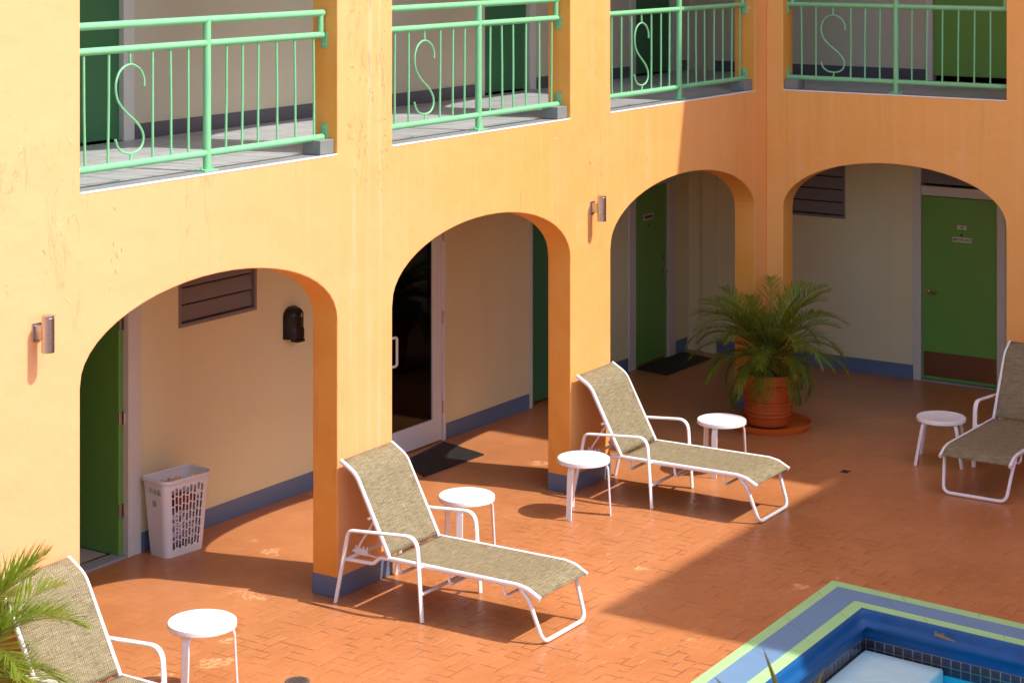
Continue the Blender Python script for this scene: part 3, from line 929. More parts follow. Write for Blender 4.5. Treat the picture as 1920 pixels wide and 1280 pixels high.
quad(bm, [PL(W0[0] - .0005, W0[1] - .0005, -.252), PL(LX - W0[0], W0[1] - .0005, -.252), PL(LX - W0[0], LY - W0[1], -.252), PL(W0[0], LY - W0[1], -.252)])
wt = obj('water', bm, M_WATER)
if wt.data.polygons[0].normal.z < 0: wt.data.flip_normals(); wt['kind'] = 'structure'

# ------------------------------------------------------------------ balcony railings
def railing(fn, a, b, bars, post, sx, name, label, left_end=True):
    o = Vector(fn(a, .12, FL))
    t = thing('balcony_railing', label, 'railing', o, 0, 'mint green balcony railings')
    def P(u, z, d=.12): return Vector(fn(u, d, z)) - o
    def mk(nm, bm, parent=t): return obj(nm, bm, M_RAIL, parent, smooth=40)
    zt, zm, zb = 4.352, 4.188, 3.427
    bm = new_bm(); tube(bm, [P(a + .002, zt), P(b - .02, zt)], .026, 14); mk('top_rail', bm)
    bm = new_bm(); tube(bm, [P(a + .002, zm), P(b - .03, zm)], .025, 14); mk('middle_rail', bm)
    bm = new_bm(); tube(bm, [P(a + .002, zb), P(b - .03, zb)], .025, 14); mk('bottom_rail', bm)
    bm = new_bm(); tube(bm, [P(b - .05, zm), P(b - .05, zt)], .022, 12); mk('end_upright', bm)
    if left_end:
        bm = new_bm(); tube(bm, [P(a + .05, zm), P(a + .05, zt)], .022, 12); mk('end_upright', bm)
    bm = new_bm(); tube(bm, [P(post, FL + .008), P(post, zt - .01)], .0285, 14)
    pst = mk('post', bm)
    bm = new_bm(); q0 = fn(post - .07, .075, FL + .006); q1 = fn(post + .07, .165, FL + .017); q0 = Vector(q0) - o; q1 = Vector(q1) - o
    box(bm, q0.x, q1.x, q0.y, q1.y, q0.z, q1.z)
    for s in (-.05, .05):
        tube(bm, [P(post + s, FL + .016), P(post + s, FL + .032)], .009, 8)
    mk('base_plate', bm, pst)
    for (z, dz) in ((zm, -1), (zb, 1)):
        for ue, sg in ((b, -1),) + (((a, 1),) if left_end else ()):
            bm = new_bm(); q0 = Vector(fn(ue + sg * .001, .09, z - .025 if dz > 0 else z - .10)) - o; q1 = Vector(fn(ue + sg * .012, .15, z + .10 if dz > 0 else z + .025)) - o
            box(bm, q0.x, q1.x, q0.y, q1.y, q0.z, q1.z)
            tube(bm, [P(ue + sg * .010, z + dz * .07), P(ue + sg * .022, z + dz * .07)], .010, 8)
            obj('bracket', bm, M_RAIL, t, bevel=.006)
    rr = random.Random(int(a * 100))
    for u in bars:
        e = rr.uniform(-.006, .006)
        bm = new_bm(); tube(bm, [P(u + e, zb + .015), P(u + rr.uniform(-.004, .004), (zb + zm) / 2), P(u - e, zm - .015)], .0088, 8); mk('baluster', bm)
    # S scroll
    path = [(.132, 3.935), (.128, 3.99), (.095, 4.045), (.045, 4.075), (0, 4.085), (-.055, 4.072), (-.103, 4.035), (-.130, 3.975), (-.133, 3.915), (-.115, 3.855), (-.075, 3.805), (-.02, 3.757),
            (.045, 3.71), (.095, 3.66), (.122, 3.61), (.118, 3.555), (.085, 3.515), (.035, 3.498), (-.02, 3.498), (-.075, 3.513), (-.115, 3.548), (-.137, 3.60)]
    pts = []
    Pp = [path[0]] + path + [path[-1]]
    for i in range(1, len(Pp) - 2):
        p0, p1, p2, p3 = [Vector(q) for q in Pp[i - 1:i + 3]]
        for k in range(4):
            s = k / 4
            pts.append(.5 * ((2 * p1) + (p2 - p0) * s + (2 * p0 - 5 * p1 + 4 * p2 - p3) * s * s + (3 * p1 - p0 - 3 * p2 + p3) * s ** 3))
    pts.append(Vector(path[-1]))
    bm = new_bm(); tube(bm, [P(sx + q.x, q.y) for q in pts], .0082, 8)
    tube(bm, [P(sx, 4.08), P(sx - .004, zm - .015)], .009, 8); tube(bm, [P(sx + .012, 3.50), P(sx, zb + .015)], .009, 8)
    mk('scroll', bm)
railing(to_A, -9.785, -7.17, [-9.632, -9.417, -9.004, -8.829, -8.655, -8.268, -8.099, -7.927, -7.721, -7.517, -7.301], -8.467, -9.216, 'a',
        'mint green balcony railing with S scroll, nearest, in the leftmost opening')
railing(to_A, -6.49, -3.88, [-6.30, -6.117, -5.689, -5.509, -5.341, -4.965, -4.788, -4.616, -4.415, -4.202, -4.003], -5.139, -5.902, 'b',
        'mint green balcony railing in the second opening, right of the pier with blistered paint')
railing(to_A, -3.187, -.268, [-2.963, -2.788, -2.6, -2.224, -2.037, -1.868, -1.49, -1.324, -1.144, -.939, -.754, -.553, -.374], -1.675, -2.409, 'c',
        'mint green balcony railing just left of the inner corner, half in shade')
railing(to_B, .19, 2.58, [.345, .508, .895, 1.054, 1.216, 1.56, 1.719, 1.881, 2.048, 2.213, 2.376], 1.389, .70, 'd',
        'mint green balcony railing right of the inner corner, wholly in shade')

# ------------------------------------------------------------------ wall lamps
def wall_lamp(x, z, label):
    t = thing('wall_lamp', label, 'wall lamp', (x, 0, z), 0, 'steel cylinder wall lamps')
    bm = new_bm(); box(bm, -.036, .036, -.010, .001, -.062, .054); obj('back_plate', bm, M_STEEL, t, bevel=.003)
    bm = new_bm(); box(bm, -.022, .022, -.072, -.010, -.045, .04); obj('arm', bm, M_STEEL, t, bevel=.004)
    bm = new_bm()
    lathe(bm, [(0.034, -.118), (.040, -.118), (.040, .095), (.037, .098), (.037, .104), (.041, .104), (.041, .110), (.0, .112)], 24, .0, -.105)
    lathe(bm, [(0.0, -.10), (.034, -.10), (.034, -.118)], 24, .0, -.105)
    obj('lamp_body', bm, M_STEEL, t, smooth=40)
wall_lamp(-10.158, 2.492, 'brushed steel cylinder lamp on the sunlit wall at the left edge')
wall_lamp(-3.517, 2.482, 'brushed steel cylinder lamp on the wall between the second and third arches')

# ------------------------------------------------------------------ dispenser
t = thing('soap_dispenser', 'black hand sanitizer dispenser on the cream wall inside the first arch', 'dispenser', (-5.305, 1.998, 1.53))
bm = new_bm()
n, m_ = 13, 12
grid = []
for j in range(m_ + 1):
    z = -.135 + .275 * j / m_
    zz = j / m_
    hw = .112 if zz < .72 else .112 * math.sqrt(max(.05, 1 - ((zz - .72) / .30) ** 2))
    dep = .095 if zz > .25 else .105
    dep *= (1 if zz < .75 else math.sqrt(max(.06, 1 - ((zz - .75) / .27) ** 2)))
    row = []
    for i in range(n):
        a = -1 + 2 * i / (n - 1)
        x = hw * a
        y = -dep * (1 - abs(a) ** 4 * .85) if abs(a) < 1 else 0
        row.append(bm.verts.new((x, y, z - (.03 * a if j == 0 else 0) * 0)))
    grid.append(row)
for j in range(m_):
    for i in range(n - 1): bm.faces.new((grid[j][i], grid[j][i + 1], grid[j + 1][i + 1], grid[j + 1][i]))
bm.faces.new(grid[0][::-1]); bm.faces.new(grid[-1])
obj('body', bm, M_BLACK, t, smooth=50)
bm = new_bm(); box(bm, .022, .032, -.0965, -.092, .068, .082); box(bm, .010, .044, -.0965, -.092, .056, .061)
obj('emblem', bm, M_SIGN, t)
bm = new_bm(); box(bm, .020, .040, -.097, -.091, -.035, .035)
obj('level_window', bm, paint('amber_gel', (.07, .045, .006), .2, .2, 30, 0).m, t, bevel=.004)
bm = new_bm(); box(bm, -.05, .05, -.12, -.03, -.165, -.136); obj('nozzle_tray', bm, M_BLACK, t, bevel=.01)

# ------------------------------------------------------------------ loungers (rear at y=0, foot towards -y)
def make_lounger(label):
    t = thing('sun_lounger', label, 'sun lounger', (0, 0, 0), 0, 'sling sun loungers round the courtyard')
    HW = .318
    SP = fillet([(0, -.50, .385), (0, -1.60, .39), (0, -1.685, .375), (0, -1.785, .325)], .10, 5)   # seat rail
    # seat frame: two rails with the foot loop
    bm = new_bm()
    for s in (-1, 1):
        x = s * HW
        tube(bm, [(x, p.y, p.z) for p in SP], .0155, 10, r2=.019, up=(0, 0, 1))
        tube(bm, fillet([(x, -.49, .383), (x, -.40, .378), (x, -.34, .325), (x, -.075, .315)], .06, 5), .0145, 10)
    hwb = .285
    loop = [(-HW + .004, -1.62, .372), (-HW + .004, -1.69, .30), (-hwb, -1.79, .018), (hwb, -1.79, .018), (HW - .004, -1.69, .30), (HW - .004, -1.62, .372)]
    tube(bm, fillet(loop, [0, .05, .075, .075, .05, 0], 7), .0155, 10)
    obj('seat_frame', bm, M_WHITE, t, smooth=50)
    for s in (-1, 1):
        bm = new_bm(); box(bm, s * .20 - .012, s * .20 + .012, -1.795, -1.785, .0, .006)
        obj('foot_glide', bm, M_BLACK, t)
    # backrest frame
    BP = fillet([(0, -.485, .385), (0, -.175, .955), (0, -.035, 1.035)], .20, 7)
    bm = new_bm()
    for s in (-1, 1):
        tube(bm, [(s * HW * .985, p.y, p.z) for p in BP], .0155, 10, r2=.018, up=(0, 1, 0))
    tube(bm, [(-HW * .985, -.05, 1.022), (HW * .985, -.05, 1.022)], .010, 8)
    tube(bm, fillet([(-HW * .985, -.33, .665), (-HW * .985, -.28, .64), (HW * .985, -.28, .64), (HW * .985, -.33, .665)], .03, 4), .011, 8)
    obj('backrest_frame', bm, M_WHITE, t, smooth=50)
    # ratchet support behind the back
    for s in (-1, 1):
        bm = new_bm()
        x = s * .20
        tube(bm, [(x, -.285, .63), (x, -.10, .36)], .009, 8)
        box(bm, x - .004, x + .004, -.20, -.08, .325, .37)
        for k in range(4): box(bm, x - .004, x + .004, -.20 + k * .035, -.19 + k * .035, .37, .39)
        tube(bm, [(x, -.34, .325), (x, -.06, .345)], .008, 8)
        obj('back_support', bm, M_WHITE, t, smooth=50)
    # armrests with their legs
    for s in (-1, 1):
        x = s * .378
        bm = new_bm()
        path = fillet([(x, -.035, .004), (x, -.155, .555), (x, -.775, .605), (x, -.82, .004)], [0, .065, .10, 0], 7)
        tube(bm, path, .0125, 10, r2=.021, up=(1, 0, 0))
        # studs tying the rails to the arms
        tube(bm, [(s * HW, -.79, .385), (x, -.79, .385)], .011, 8); tube(bm, [(s * HW, -.09, .315), (x, -.09, .315)], .011, 8)
        obj('armrest', bm, M_WHITE, t, smooth=50)
    bm = new_bm(); tube(bm, [(-.375, -.815, .20), (.375, -.815, .20)], .0125, 10); obj('crossbar', bm, M_WHITE, t, smooth=50)
    bm = new_bm(); tube(bm, [(-.375, -.09, .315), (.375, -.09, .315)], .0125, 10); obj('crossbar', bm, M_WHITE, t, smooth=50)
    for y in (-.56, -1.0, -1.47):
        bm = new_bm(); tube(bm, fillet([(-HW + .01, y, .385), (-HW + .015, y - .01, .285), (HW - .015, y - .01, .285), (HW - .01, y, .385)], .045, 5), .0115, 10)
        obj('brace', bm, M_WHITE, t, smooth=50)
    # slings
    def sl(profile, name, hw, sag):
        bm = new_bm(); uvl = bm.loops.layers.uv.active
        nx = 14; rows = []; s = 0; prev = None
        for k, p in enumerate(profile):
            if prev is not None: s += (p - prev).length
            prev = p
            t0 = profile[min(k + 1, len(profile) - 1)] - profile[max(k - 1, 0)]; nr = Vector((0, -t0.z, t0.y)).normalized()
            if nr.z < 0: nr = -nr
            rows.append((s, [(bm.verts.new(Vector((hw * a, p.y, p.z)) - nr * (sag * (1 - a * a) * math.sin(PI * min(1, max(0, k / (len(profile) - 1)))) - .017 * abs(a) ** 6 * 0)), hw * a) for a in (-1 + 2 * i / nx for i in range(nx + 1))]))
        for (s0, A), (s1, B) in zip(rows[:-1], rows[1:]):
            for i in range(nx):
                f = bm.faces.new((A[i][0], A[i + 1][0], B[i + 1][0], B[i][0]))
                for l, uvv in zip(f.loops, ((A[i][1], s0), (A[i + 1][1], s0), (B[i + 1][1], s1), (B[i][1], s1))): l[uvl].uv = uvv
        o = obj(name, bm, M_SLING, t, smooth=60)
        md = o.modifiers.new('s', 'SOLIDIFY'); md.thickness = .004; md.offset = 0
    def dense(pts, step=.035):
        out = [pts[0]]
        for a, b in zip(pts[:-1], pts[1:]):
            n = max(1, int((b - a).length / step))
            for k in range(1, n + 1): out.append(a.lerp(b, k / n))
        return out
    up = Vector((0, 0, .010))
    sl(dense([Vector((0, -.502, .386)) + up] + [p + up for p in SP[1:]]), 'seat_sling', HW - .006, .012)
    sl(dense([Vector((0, -.485 + .006, .406))] + [p + Vector((0, -.010, .006)) for p in BP[1:]]), 'back_sling', HW - .008, .012)
    return t
L2 = make_lounger('tan sling lounger in full sun beside the first pier, centre of the picture')
L2.location = (-6.870, -.005, 0); L2.rotation_euler = (0, 0, R(.6))
dup(L2, (-3.525, .0, 0), R(1.0), 'tan sling lounger in front of the second pier, its foot at the shade edge')
dup(L2, (-10.235, .0, 0), R(0), 'tan sling lounger cut by the left edge, palm fronds over its back')
dup(L2, (-.285, -3.045, 0), R(-90.5), 'tan sling lounger in the shade, cut by the right edge')

# ------------------------------------------------------------------ side tables
def bar(bm, pts, hw, ht):
    rings = [[bm.verts.new((p[0] + a * ht, b * hw, p[2])) for a, b in ((-1, -1), (1, -1), (1, 1), (-1, 1))] for p in pts]
    for A, B in zip(rings[:-1], rings[1:]):
        for k in range(4): bm.faces.new((A[k], A[(k + 1) % 4], B[(k + 1) % 4], B[k]))
    bm.faces.new(rings[0]); bm.faces.new(rings[-1][::-1])
def make_table(label, style):
    H, r = (.487, .225) if style == 0 else (.425, .228)
    t = thing('side_table', label, 'side table', (0, 0, 0), 0, 'round white side tables')
    bm = new_bm()
    lathe(bm, [(0, H - .003), (r - .02, H - .003), (r - .008, H), (r - .002, H - .004), (r, H - .012), (r, H - .034), (r - .003, H - .038), (r - .009, H - .038), (r - .009, H - .014), (0, H - .014)], 48)
    obj('table_top', bm, M_WHITE, t, smooth=35)
    for k in range(3 if style == 0 else 4):
        a = R(120 * k) if style == 0 else R(45 + 90 * k)
        bm = new_bm()
        if style == 0:
            pts = [(r * .80, 0, H - .014), (r * .93, 0, H - .10), (r * 1.02, 0, 0)]
            bar(bm, pts, .027, .007)
        else:
            pts = fillet([(.10, 0, H - .03), (r * .93, 0, H - .035), (r * 1.32, 0, 0)], .07, 6)
            tube(bm, pts, .019, 8, r2=.012, up=(1, 0, .3))
        bmesh.ops.rotate(bm, verts=bm.verts[:], matrix=Matrix.Rotation(a, 3, 'Z'))
        obj('leg', bm, M_WHITE, t, smooth=35 if style else False, bevel=0 if style else .004)
    bm = new_bm(); tube(bm, [(r * .8 * math.cos(a), r * .8 * math.sin(a), H - .03) for a in (2 * PI * k / 24 for k in range(24))], .008, 6, closed=True)
    obj('support_ring', bm, M_WHITE, t, smooth=50)
    return t
T1 = make_table('round white side table in the near left, alone on sunny paving', 0)
T1.location = (-9.121, -.431, 0); T1.rotation_euler = (0, 0, R(-56.5 + 9))
dup(T1, (-5.816, -.231, 0), R(-56.5 + 16), 'round white side table behind the far arm of the central lounger')
dup(T1, (-4.345, -.42, 0), R(-56.5 - 5), 'round white side table in sun casting an oval shadow, between the two full loungers')
dup(T1, (-2.522, -.788, 0), R(-56.5 + 6), 'round white side table in shade in front of the big potted palm')
T5 = make_table('low round white table with splayed legs, in shade by the right lounger', 1)
T5.location = (-1.075, -2.335, 0); T5.rotation_euler = (0, 0, R(14.5))

# ------------------------------------------------------------------ mats and drains
for (pts, lab) in (([(-3.875, 1.845), (-3.07, 1.945), (-3.235, 1.36), (-4.17, 1.385)], 'black rubber doormat partly sunlit before the glass door'),
                   ([(.72, 1.985), (1.80, 1.97), (1.68, 1.54), (.64, 1.54)], 'black doormat in deep shade before the green corner door')):
    cx = sum(p[0] for p in pts) / 4; cy = sum(p[1] for p in pts) / 4
    bm = new_bm()
    lo = [bm.verts.new((x - cx, y - cy, .001)) for x, y in pts]; hi = [bm.verts.new(((x - cx) * .985, (y - cy) * .985, .013)) for x, y in pts]
    bm.faces.new(hi); bm.faces.new(lo[::-1])
    for k in range(4): bm.faces.new((lo[k], lo[(k + 1) % 4], hi[(k + 1) % 4], hi[k]))
    tag(obj('doormat', bm, M_MAT, loc=(cx, cy, 0)), lab, 'doormat', 'black doormats')
t = thing('floor_drain', 'round slotted drain grate in the sunny paving at the bottom edge', 'drain', (-8.60, -.80, 0))
bm = new_bm(); lathe(bm, [(0, .0035), (.062, .0035), (.062, .001)], 24); obj('drain_pit', bm, M_DARK, t)
bm = new_bm(); lathe(bm, [(.062, .001), (.062, .007), (.072, .008), (.082, .006), (.083, .001)], 28)
for k in range(5):
    x = -.045 + k * .0225; h = math.sqrt(.062 ** 2 - x * x); box(bm, x - .0065, x + .0065, -h, h, .0038, .0065)
obj('grate', bm, M_DRAIN, t)
t = thing('floor_drain', 'small dark drain hole in the shaded paving left of the right lounger', 'drain', (-1.886, -1.73, 0))
bm = new_bm(); box(bm, -.036, .036, -.03, .03, .0008, .0035); obj('drain_pit', bm, M_DARK, t)
bm = new_bm()
for (x0, x1, y0, y1) in ((-.046, .046, -.04, -.03), (-.046, .046, .03, .04), (-.046, -.036, -.03, .03), (.036, .046, -.03, .03)): box(bm, x0, x1, y0, y1, .0008, .004)
obj('drain_rim', bm, M_DRAIN, t)

# ------------------------------------------------------------------ laundry basket
def rrect(hx, hy, r, n=6):
    out = []
    for cx, cy, a0 in ((hx - r, hy - r, 0), (-hx + r, hy - r, 90), (-hx + r, -hy + r, 180), (hx - r, -hy + r, 270)):
        for k in range(n + 1):
            a = R(a0 + 90 * k / n); out.append((cx + r * math.cos(a), cy + r * math.sin(a)))
    return out
BKT = Vector((-6.985, 1.79, 0))
bt = thing('laundry_basket', 'pale lilac plastic laundry basket with slotted sides against the cream wall', 'basket', BKT, R(-7))
HB = .60
def bsec(z):
    s = z / HB
    return .195 + .045 * s, .115 + .03 * s
bm = new_bm()
# lattice sides: walls cut by columns of slots, as strips of small panels
def side_panel(axis, sgn, half, ncol, zs, gap):
    """panel in plane axis with slots; builds ribs and crossbars as thin boxes following the taper"""
    pass
rows = [0, .055, .075]
z = .075
while z < HB - .10:
    rows += [z + .062, z + .076]; z += .076
zl = sorted(set([0, .07] + rows + [HB]))
def basket_wall():
    ncol = 9
    # parametrise the perimeter; long sides get slots
    def P(face, a, z, inset=0):
        hx, hy = bsec(z)
        hx -= inset; hy -= inset
        r = .05
        if face == 'F': return (a * (hx - r), -hy, z)
        if face == 'K': return (a * (hx - r), hy, z)
    zs = [.0]
    slots = []
    z = .06
    for k in range(7):
        slots.append((z, z + .060)); z += .0695
    th = .0035
    for face in 'FK':
        sg = 1 if face == 'F' else -1
        us = []
        for c in range(ncol):
            a0 = -.93 + 1.86 * c / ncol; a1 = -.93 + 1.86 * (c + 1) / ncol
            us.append((a0 + .032, a1 - .032))
        # vertical ribs
        edges = [(-1.0, us[0][0])] + [(us[c][1], us[c + 1][0]) for c in range(ncol - 1)] + [(us[-1][1], 1.0)]
        for a0, a1 in edges:
            lo = [P(face, a0, .0), P(face, a1, .0), P(face, a1, HB), P(face, a0, HB)]
            li = [P(face, a0, .0, th), P(face, a1, .0, th), P(face, a1, HB, th), P(face, a0, HB, th)]
            A = [bm.verts.new(q) for q in lo]; Bv = [bm.verts.new(q) for q in li]
            bm.faces.new(A); bm.faces.new(Bv[::-1])
            for k in range(4): bm.faces.new((A[k], A[(k + 1) % 4], Bv[(k + 1) % 4], Bv[k]))
        # bars between slots, staggered columns
        for c, (a0, a1) in enumerate(us):
            off = .012 * (c % 2)
            zz = 0.0
            segs = []
            for (s0, s1) in slots:
                segs.append((zz, s0 + off)); zz = s1 + off
            segs.append((zz, HB))
            for (z0, z1) in segs:
                lo = [P(face, a0, z0), P(face, a1, z0), P(face, a1, z1), P(face, a0, z1)]
                li = [P(face, a0, z0, th), P(face, a1, z0, th), P(face, a1, z1, th), P(face, a0, z1, th)]
                A = [bm.verts.new(q) for q in lo]; Bv = [bm.verts.new(q) for q in li]
                bm.faces.new(A); bm.faces.new(Bv[::-1])
                for k in range(4): bm.faces.new((A[k], A[(k + 1) % 4], Bv[(k + 1) % 4], Bv[k]))
    # rounded ends
    r = .05
    for sg in (-1, 1):
        prev = None
        for zi in range(13):
            z = HB * zi / 12
            hx, hy = bsec(z)
            ring_ = []
            for k in range(7):
                a = R(-90 + 90 * k / 6); ring_.append((sg * (hx - r + r * math.cos(a)), -hy + r + r * math.sin(a), z))
            for yy in (-.022, .022): ring_.append((sg * hx, yy, z))
            for k in range(7):
                a = R(90 * k / 6); ring_.append((sg * (hx - r + r * math.cos(a)), hy - r + r * math.sin(a), z))
            cur = [bm.verts.new(q) for q in ring_]
            if prev:
                for k in range(len(cur) - 1):
                    # hand hole near the top and one slot lower on each end
                    if zi == 11 and 6 <= k <= 8: continue
                    if zi == 9 and k == 7: continue
                    bm.faces.new((prev[k], prev[k + 1], cur[k + 1], cur[k]))
            prev = cur
    hx, hy = bsec(.0)
    bot = [bm.verts.new((x, y, .006)) for x, y in rrect(hx - .003, hy - .003, .05)]
    bm.faces.new(bot)
basket_wall()
obj('basket_body', bm, M_BASKET, bt, smooth=30)
bm = new_bm()
hx, hy = bsec(HB)
tube(bm, [(x, y, HB - .004 + .012 * (abs(x) / hx) ** 2) for x, y in rrect(hx + .012, hy + .012, .07, 8)], .0085, 8, closed=True, r2=.016, up=(0, 0, 1))
obj('rim', bm, M_BASKET, bt, smooth=60)
# laundry inside
def blob(name, label, cx, cy, z0, hx, hy, hz, mat, seed):
    bm = new_bm()
    bmesh.ops.create_icosphere(bm, subdivisions=4, radius=1)
    for v in bm.verts:
        n = noise.noise(Vector((v.co.x * 2.2 + seed, v.co.y * 2.2, v.co.z * 2.2))) * .35 + noise.noise(Vector((v.co.x * 6 + seed, v.co.y * 6, v.co.z * 6))) * .10
        k = 1 + n
        v.co = Vector((max(-1.0, min(1.0, v.co.x * 1.25)) * hx * (1 + n * .2), max(-1, min(1, v.co.y * 1.25)) * hy * (1 + n * .2), v.co.z * hz * k))
    o = obj(name, bm, mat, None, smooth=60, loc=(cx, cy, z0), rotz=R(-7))
    return tag(o, label, 'laundry')
blob('laundry', 'grey and white patterned cloth seen through the basket slots', BKT.x, BKT.y, .20, .170, .095, .165, M_CLOTH, 1.3)
blob('laundry', 'rust red towel on top of the cloth in the basket', BKT.x + .06, BKT.y - .005, .385, .11, .085, .06, M_REDCLOTH, 4.1)

# ------------------------------------------------------------------ palms
def frond_bm(L, seed, leaf=.20, droop=1.0, nl=46, up0=1.2, soft=.16):
    """frond growing from the origin along +x, initial elevation up0, bending down"""
    rr = random.Random(seed)
    bm = new_bm()
    n = 18
    pts = [Vector((0, 0, 0))]; el = up0
    tw = rr.uniform(-.25, .25)
    side = 0
    for i in range(n):
        s = (i + 1) / n
        el -= droop * (.35 + 1.3 * s) / n
        side += tw / n
        pts.append(pts[-1] + Vector((math.cos(el) * math.cos(side), math.cos(el) * math.sin(side), math.sin(el))) * L / n)
    tube(bm, pts, .0065, 5, radii=[1.25 - 1.1 * i / n for i in range(n + 1)], mi=1)
    def at(s):
        f = s * n; i = min(n - 1, int(f)); return pts[i].lerp(pts[i + 1], f - i), (pts[i + 1] - pts[i]).normalized()
    for k in range(nl):
        s = .16 + .84 * (k + rr.uniform(-.3, .3)) / nl
        s = min(.995, max(.14, s))
        p, t = at(s)
        ll = 1.15 * leaf * (math.sin(PI * (.16 + .80 * (s - .14) / .86)) ** .75) * rr.uniform(.85, 1.12)
        w = t.cross(Vector((0, 0, 1)))
        if w.length < .05: w = Vector((0, 1, 0))
        w.normalize(); upv = w.cross(t).normalized()
        for sg in (-1, 1):
            ang = R(60 - 30 * s + rr.uniform(-11, 11))
            d = (t * math.cos(ang) + w * sg * math.sin(ang) + upv * rr.uniform(.10, .35)).normalized()
            q = p.copy(); wd = .0043 * (.8 + .4 * rr.random()) * (leaf / .2) ** .5
            prev = None
            m = 4
            for j in range(m + 1):
                f = j / m
                wj = wd * (.55 + 1.2 * f if f < .35 else 1.0) * (1 - f ** 2.2) + .0006
                nrm = d.cross(Vector((0, 0, 1)))
                if nrm.length < .05: nrm = t.copy()
                nrm.normalize()
                a = bm.verts.new(q + nrm * wj); b = bm.verts.new(q - nrm * wj)
                if prev: bm.faces.new((prev[0], a, b, prev[1])).material_index = 0
                prev = (a, b)
                q = q + d * ll / m
                d = (d + Vector((0, 0, -1)) * soft * (1 + f) * rr.uniform(.7, 1.3) * (ll / .2)).normalized()
    return bm
def potted_palm(label, loc, potspec, crown_z, fronds, group='potted pygmy date palms', soft=.12):
    t = thing('potted_palm', label, 'potted palm', loc, 0, group)
    (rb, rt, hp) = potspec
    prof = [(0, .012), (rb * .96, .012), (rb, .02), (rb * 1.03, .03)]
    for k in range(1, 11):
        f = k / 10; z = .03 + (hp - .15) * f; r = rb * 1.03 + (rt * .90 - rb * 1.03) * (f ** .8)
        prof.append((r, z))
        if k in (2, 3, 5, 6): prof += [(r + .006, z + .006), (r + .006, z + .014), (r + .001, z + .02)]
    prof += [(rt * .93, hp - .115), (rt * 1.0, hp - .10), (rt * 1.03, hp - .06), (rt * 1.05, hp - .02), (rt * 1.06, hp - .004), (rt * 1.03, hp), (rt * .95, hp - .006), (rt * .90, hp - .05), (rt * .88, hp - .12)]
    bm = new_bm(); lathe(bm, prof, 48); obj('pot', bm, M_POT, t, smooth=35)
    bm = new_bm(); lathe(bm, [(0, hp - .05), (rt * .5, hp - .055), (rt * .90, hp - .07)], 32)
    for v in bm.verts: v.co.z += random.uniform(-.008, .008)
    obj('soil', bm, M_MUD, t, smooth=60)
    bm = new_bm(); tube(bm, [(0, 0, hp - .1), (.01, .005, (hp + crown_z) / 2), (0, 0, crown_z)], .05, 10, radii=[1.2, 1.0, .75]); obj('trunk', bm, M_TRUNK, t, smooth=60)
    for i, (az, el, L, dr, lf) in enumerate(fronds):
        bm = frond_bm(L, hash((label[:4], i)) % 1 + i * 7 + int(loc[0] * 10), lf, dr, int(38 + L * 14), el, soft * (.55 if el > 1.0 else 1.0))
        bmesh.ops.rotate(bm, verts=bm.verts[:], matrix=Matrix.Rotation(az, 3, 'Z'))
        bmesh.ops.translate(bm, verts=bm.verts[:], vec=(.03 * math.cos(az), .03 * math.sin(az), crown_z + .02 * math.sin(el)))
        obj('frond', bm, [M_LEAF, M_STALK], t)
    return t
rp = random.Random(21)
fr = []
for k in range(15): fr.append((2 * PI * k / 15 + rp.uniform(-.2, .2), R(rp.uniform(60, 82)), rp.uniform(.78, .98), rp.uniform(.7, 1.4), .20))
for k in range(17): fr.append((2 * PI * k / 17 + rp.uniform(-.2, .2), R(rp.uniform(44, 62)), rp.uniform(.80, 1.02), rp.uniform(1.2, 1.9), .20))
for k in range(15): fr.append((2 * PI * (k + .5) / 15 + rp.uniform(-.2, .2), R(rp.uniform(18, 40)), rp.uniform(.72, .92), rp.uniform(1.4, 2.1), .19))
for k in range(11): fr.append((2 * PI * k / 11 + rp.uniform(-.25, .25), R(rp.uniform(-10, 14)), rp.uniform(.55, .74), rp.uniform(1.5, 2.2), .17))
PP = (-.735, -.385, 0)
potted_palm('large feathery palm in a ribbed terracotta pot, in shade by the corner pier', (PP[0], PP[1], .012), (.205, .30, .54), .66, fr)
bm = new_bm(); lathe(bm, [(0, .004), (.36, .004), (.385, .012), (.395, .055), (.405, .066), (.412, .064), (.402, .03), (.385, .001), (0, .001)][::-1], 48)
tag(obj('plant_saucer', bm, paint('orange_plastic', (.62, .125, .018), .38, .12, 6, .05).m, smooth=40, loc=(PP[0] - .02, PP[1] - .03, 0)), 'wide terracotta saucer under the big palm pot', 'saucer')
rp = random.Random(4)
fr = []
for k in range(10): fr.append((2 * PI * k / 10, R(rp.uniform(58, 82)), rp.uniform(.75, .9), rp.uniform(.7, 1.2), .22))
for k in range(15): fr.append((2 * PI * k / 15 + rp.uniform(-.2, .2), R(rp.uniform(38, 60)), rp.uniform(.72, .88), rp.uniform(.9, 1.5), .22))
for k in range(12): fr.append((2 * PI * (k + .5) / 12 + rp.uniform(-.2, .2), R(rp.uniform(12, 34)), rp.uniform(.62, .8), rp.uniform(1.2, 1.8), .21))
for k in range(8): fr.append((2 * PI * k / 8 + rp.uniform(-.25, .25), R(rp.uniform(-12, 8)), rp.uniform(.5, .66), rp.uniform(1.2, 1.8), .20))
P2 = (-11.27, -.56, 0)
potted_palm('sunlit feathery palm in a terracotta pot at the lower left edge', P2, (.20, .29, .56), .80, fr, soft=.055)

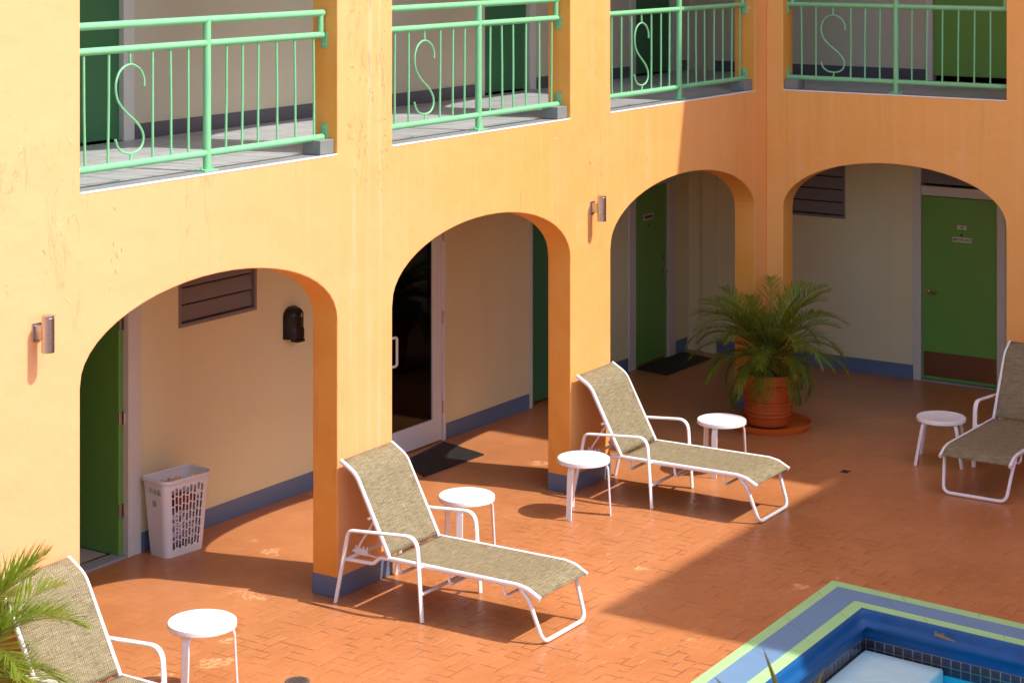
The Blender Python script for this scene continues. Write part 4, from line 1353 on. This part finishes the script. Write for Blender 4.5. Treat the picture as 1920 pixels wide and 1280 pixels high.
# spiky plant whose leaf tips rise into the lower right of the view
sp = thing('spiky_plant', 'tall plant with narrow olive leaf tips rising in front of the pool', 'plant', (-13.40, -6.62, 0))
S0 = Vector((-13.40, -6.62, 0))
bm = new_bm(); tube(bm, [(0, 0, 0), (.04, -.03, 1.2), (0, 0, 2.46)], .045, 10, radii=[1.3, 1, .8]); obj('stem', bm, M_TRUNK, sp, smooth=60)
def blade(bm, p0, p1, w, sag=.02):
    p0, p1 = Vector(p0), Vector(p1); prev = None
    dirv = (p1 - p0).normalized(); sd = Vector((.5517, -.834, 0)); sd = (sd - dirv * sd.dot(dirv)).normalized()
    nn = dirv.cross(sd)
    for j in range(9):
        f = j / 8
        q = p0.lerp(p1, f) + Vector((0, 0, sag * math.sin(PI * f))); wj = w * (1 - f ** 2.5) + .0005
        a = bm.verts.new(q + sd * wj + nn * wj * .3); c = bm.verts.new(q); b = bm.verts.new(q - sd * wj + nn * wj * .3)
        if prev:
            bm.faces.new((prev[0], a, c, prev[1])); bm.faces.new((prev[1], c, b, prev[2]))
        prev = (a, c, b)
base = Vector((0, 0, 2.44))
tips = [Vector((-13.426, -6.601, 2.834)) - S0, Vector((-13.325, -6.754, 2.775)) - S0, Vector((-13.506, -6.48, 2.746)) - S0]
tips[0] = base + (tips[0] - base); 
offs = [Vector((.055, -.083, -.02)), Vector((.03, -.05, 0)), Vector((.02, -.03, 0))]
for tp, of in zip(tips, offs):
    bm = new_bm(); blade(bm, base + of, tp, .012); obj('blade', bm, M_BLADE, sp)
rb = random.Random(9)
for k in range(18):
    a = 2 * PI * k / 18 + rb.uniform(-.1, .1); e = rb.uniform(-.3, .35)
    bm = new_bm(); blade(bm, base + Vector((0, 0, -.03)), base + Vector((math.cos(a) * math.cos(e), math.sin(a) * math.cos(e), math.sin(e))) * rb.uniform(.35, .5) + Vector((0, 0, -.03)), .012, .05)
    obj('blade', bm, M_BLADE, sp)

# ------------------------------------------------------------------ light
sun_to = Vector((.20, -.70, 1.0)).normalized()
sd = bpy.data.lights.new('Sun', 'SUN'); sd.energy = 2.3; sd.angle = R(.53); sd.color = (1.0, .955, .88)
so = bpy.data.objects.new('Sun', sd); COL.objects.link(so)
so.rotation_euler = sun_to.to_track_quat('Z', 'Y').to_euler(); so.location = (0, -5, 20)
w = bpy.data.worlds.new('World'); scene.world = w; w.use_nodes = True
nt = w.node_tree
sky = nt.nodes.new('ShaderNodeTexSky'); sky.sky_type = 'NISHITA'; sky.sun_disc = False
sky.sun_elevation = math.asin(sun_to.z); sky.sun_rotation = math.atan2(sun_to.x, sun_to.y)
sky.air_density = 1.0; sky.dust_density = 1.5
nt.links.new(sky.outputs[0], nt.nodes['Background'].inputs['Color'])
nt.nodes['Background'].inputs['Strength'].default_value = .15

# ------------------------------------------------------------------ camera (upright shift lens)
cam = bpy.data.cameras.new('Camera'); co = bpy.data.objects.new('Camera', cam); COL.objects.link(co)
cam.sensor_width = 36; cam.sensor_fit = 'HORIZONTAL'; cam.lens = 3743 / 1920 * 36
cam.shift_y = -(640 + 138) / 1920
cam.clip_start = .1; cam.clip_end = 500
co.location = (-18.846, -9.282, 5.0); co.rotation_euler = (R(90), 0, -math.atan2(.83403, .55171))
cam.dof.use_dof = True; cam.dof.focus_distance = 16.5; cam.dof.aperture_fstop = 9.0
scene.camera = co
scene.view_settings.view_transform = 'Standard'; scene.view_settings.look = 'None'
scene.view_settings.gamma = 1.0; scene.view_settings.exposure = 1.3
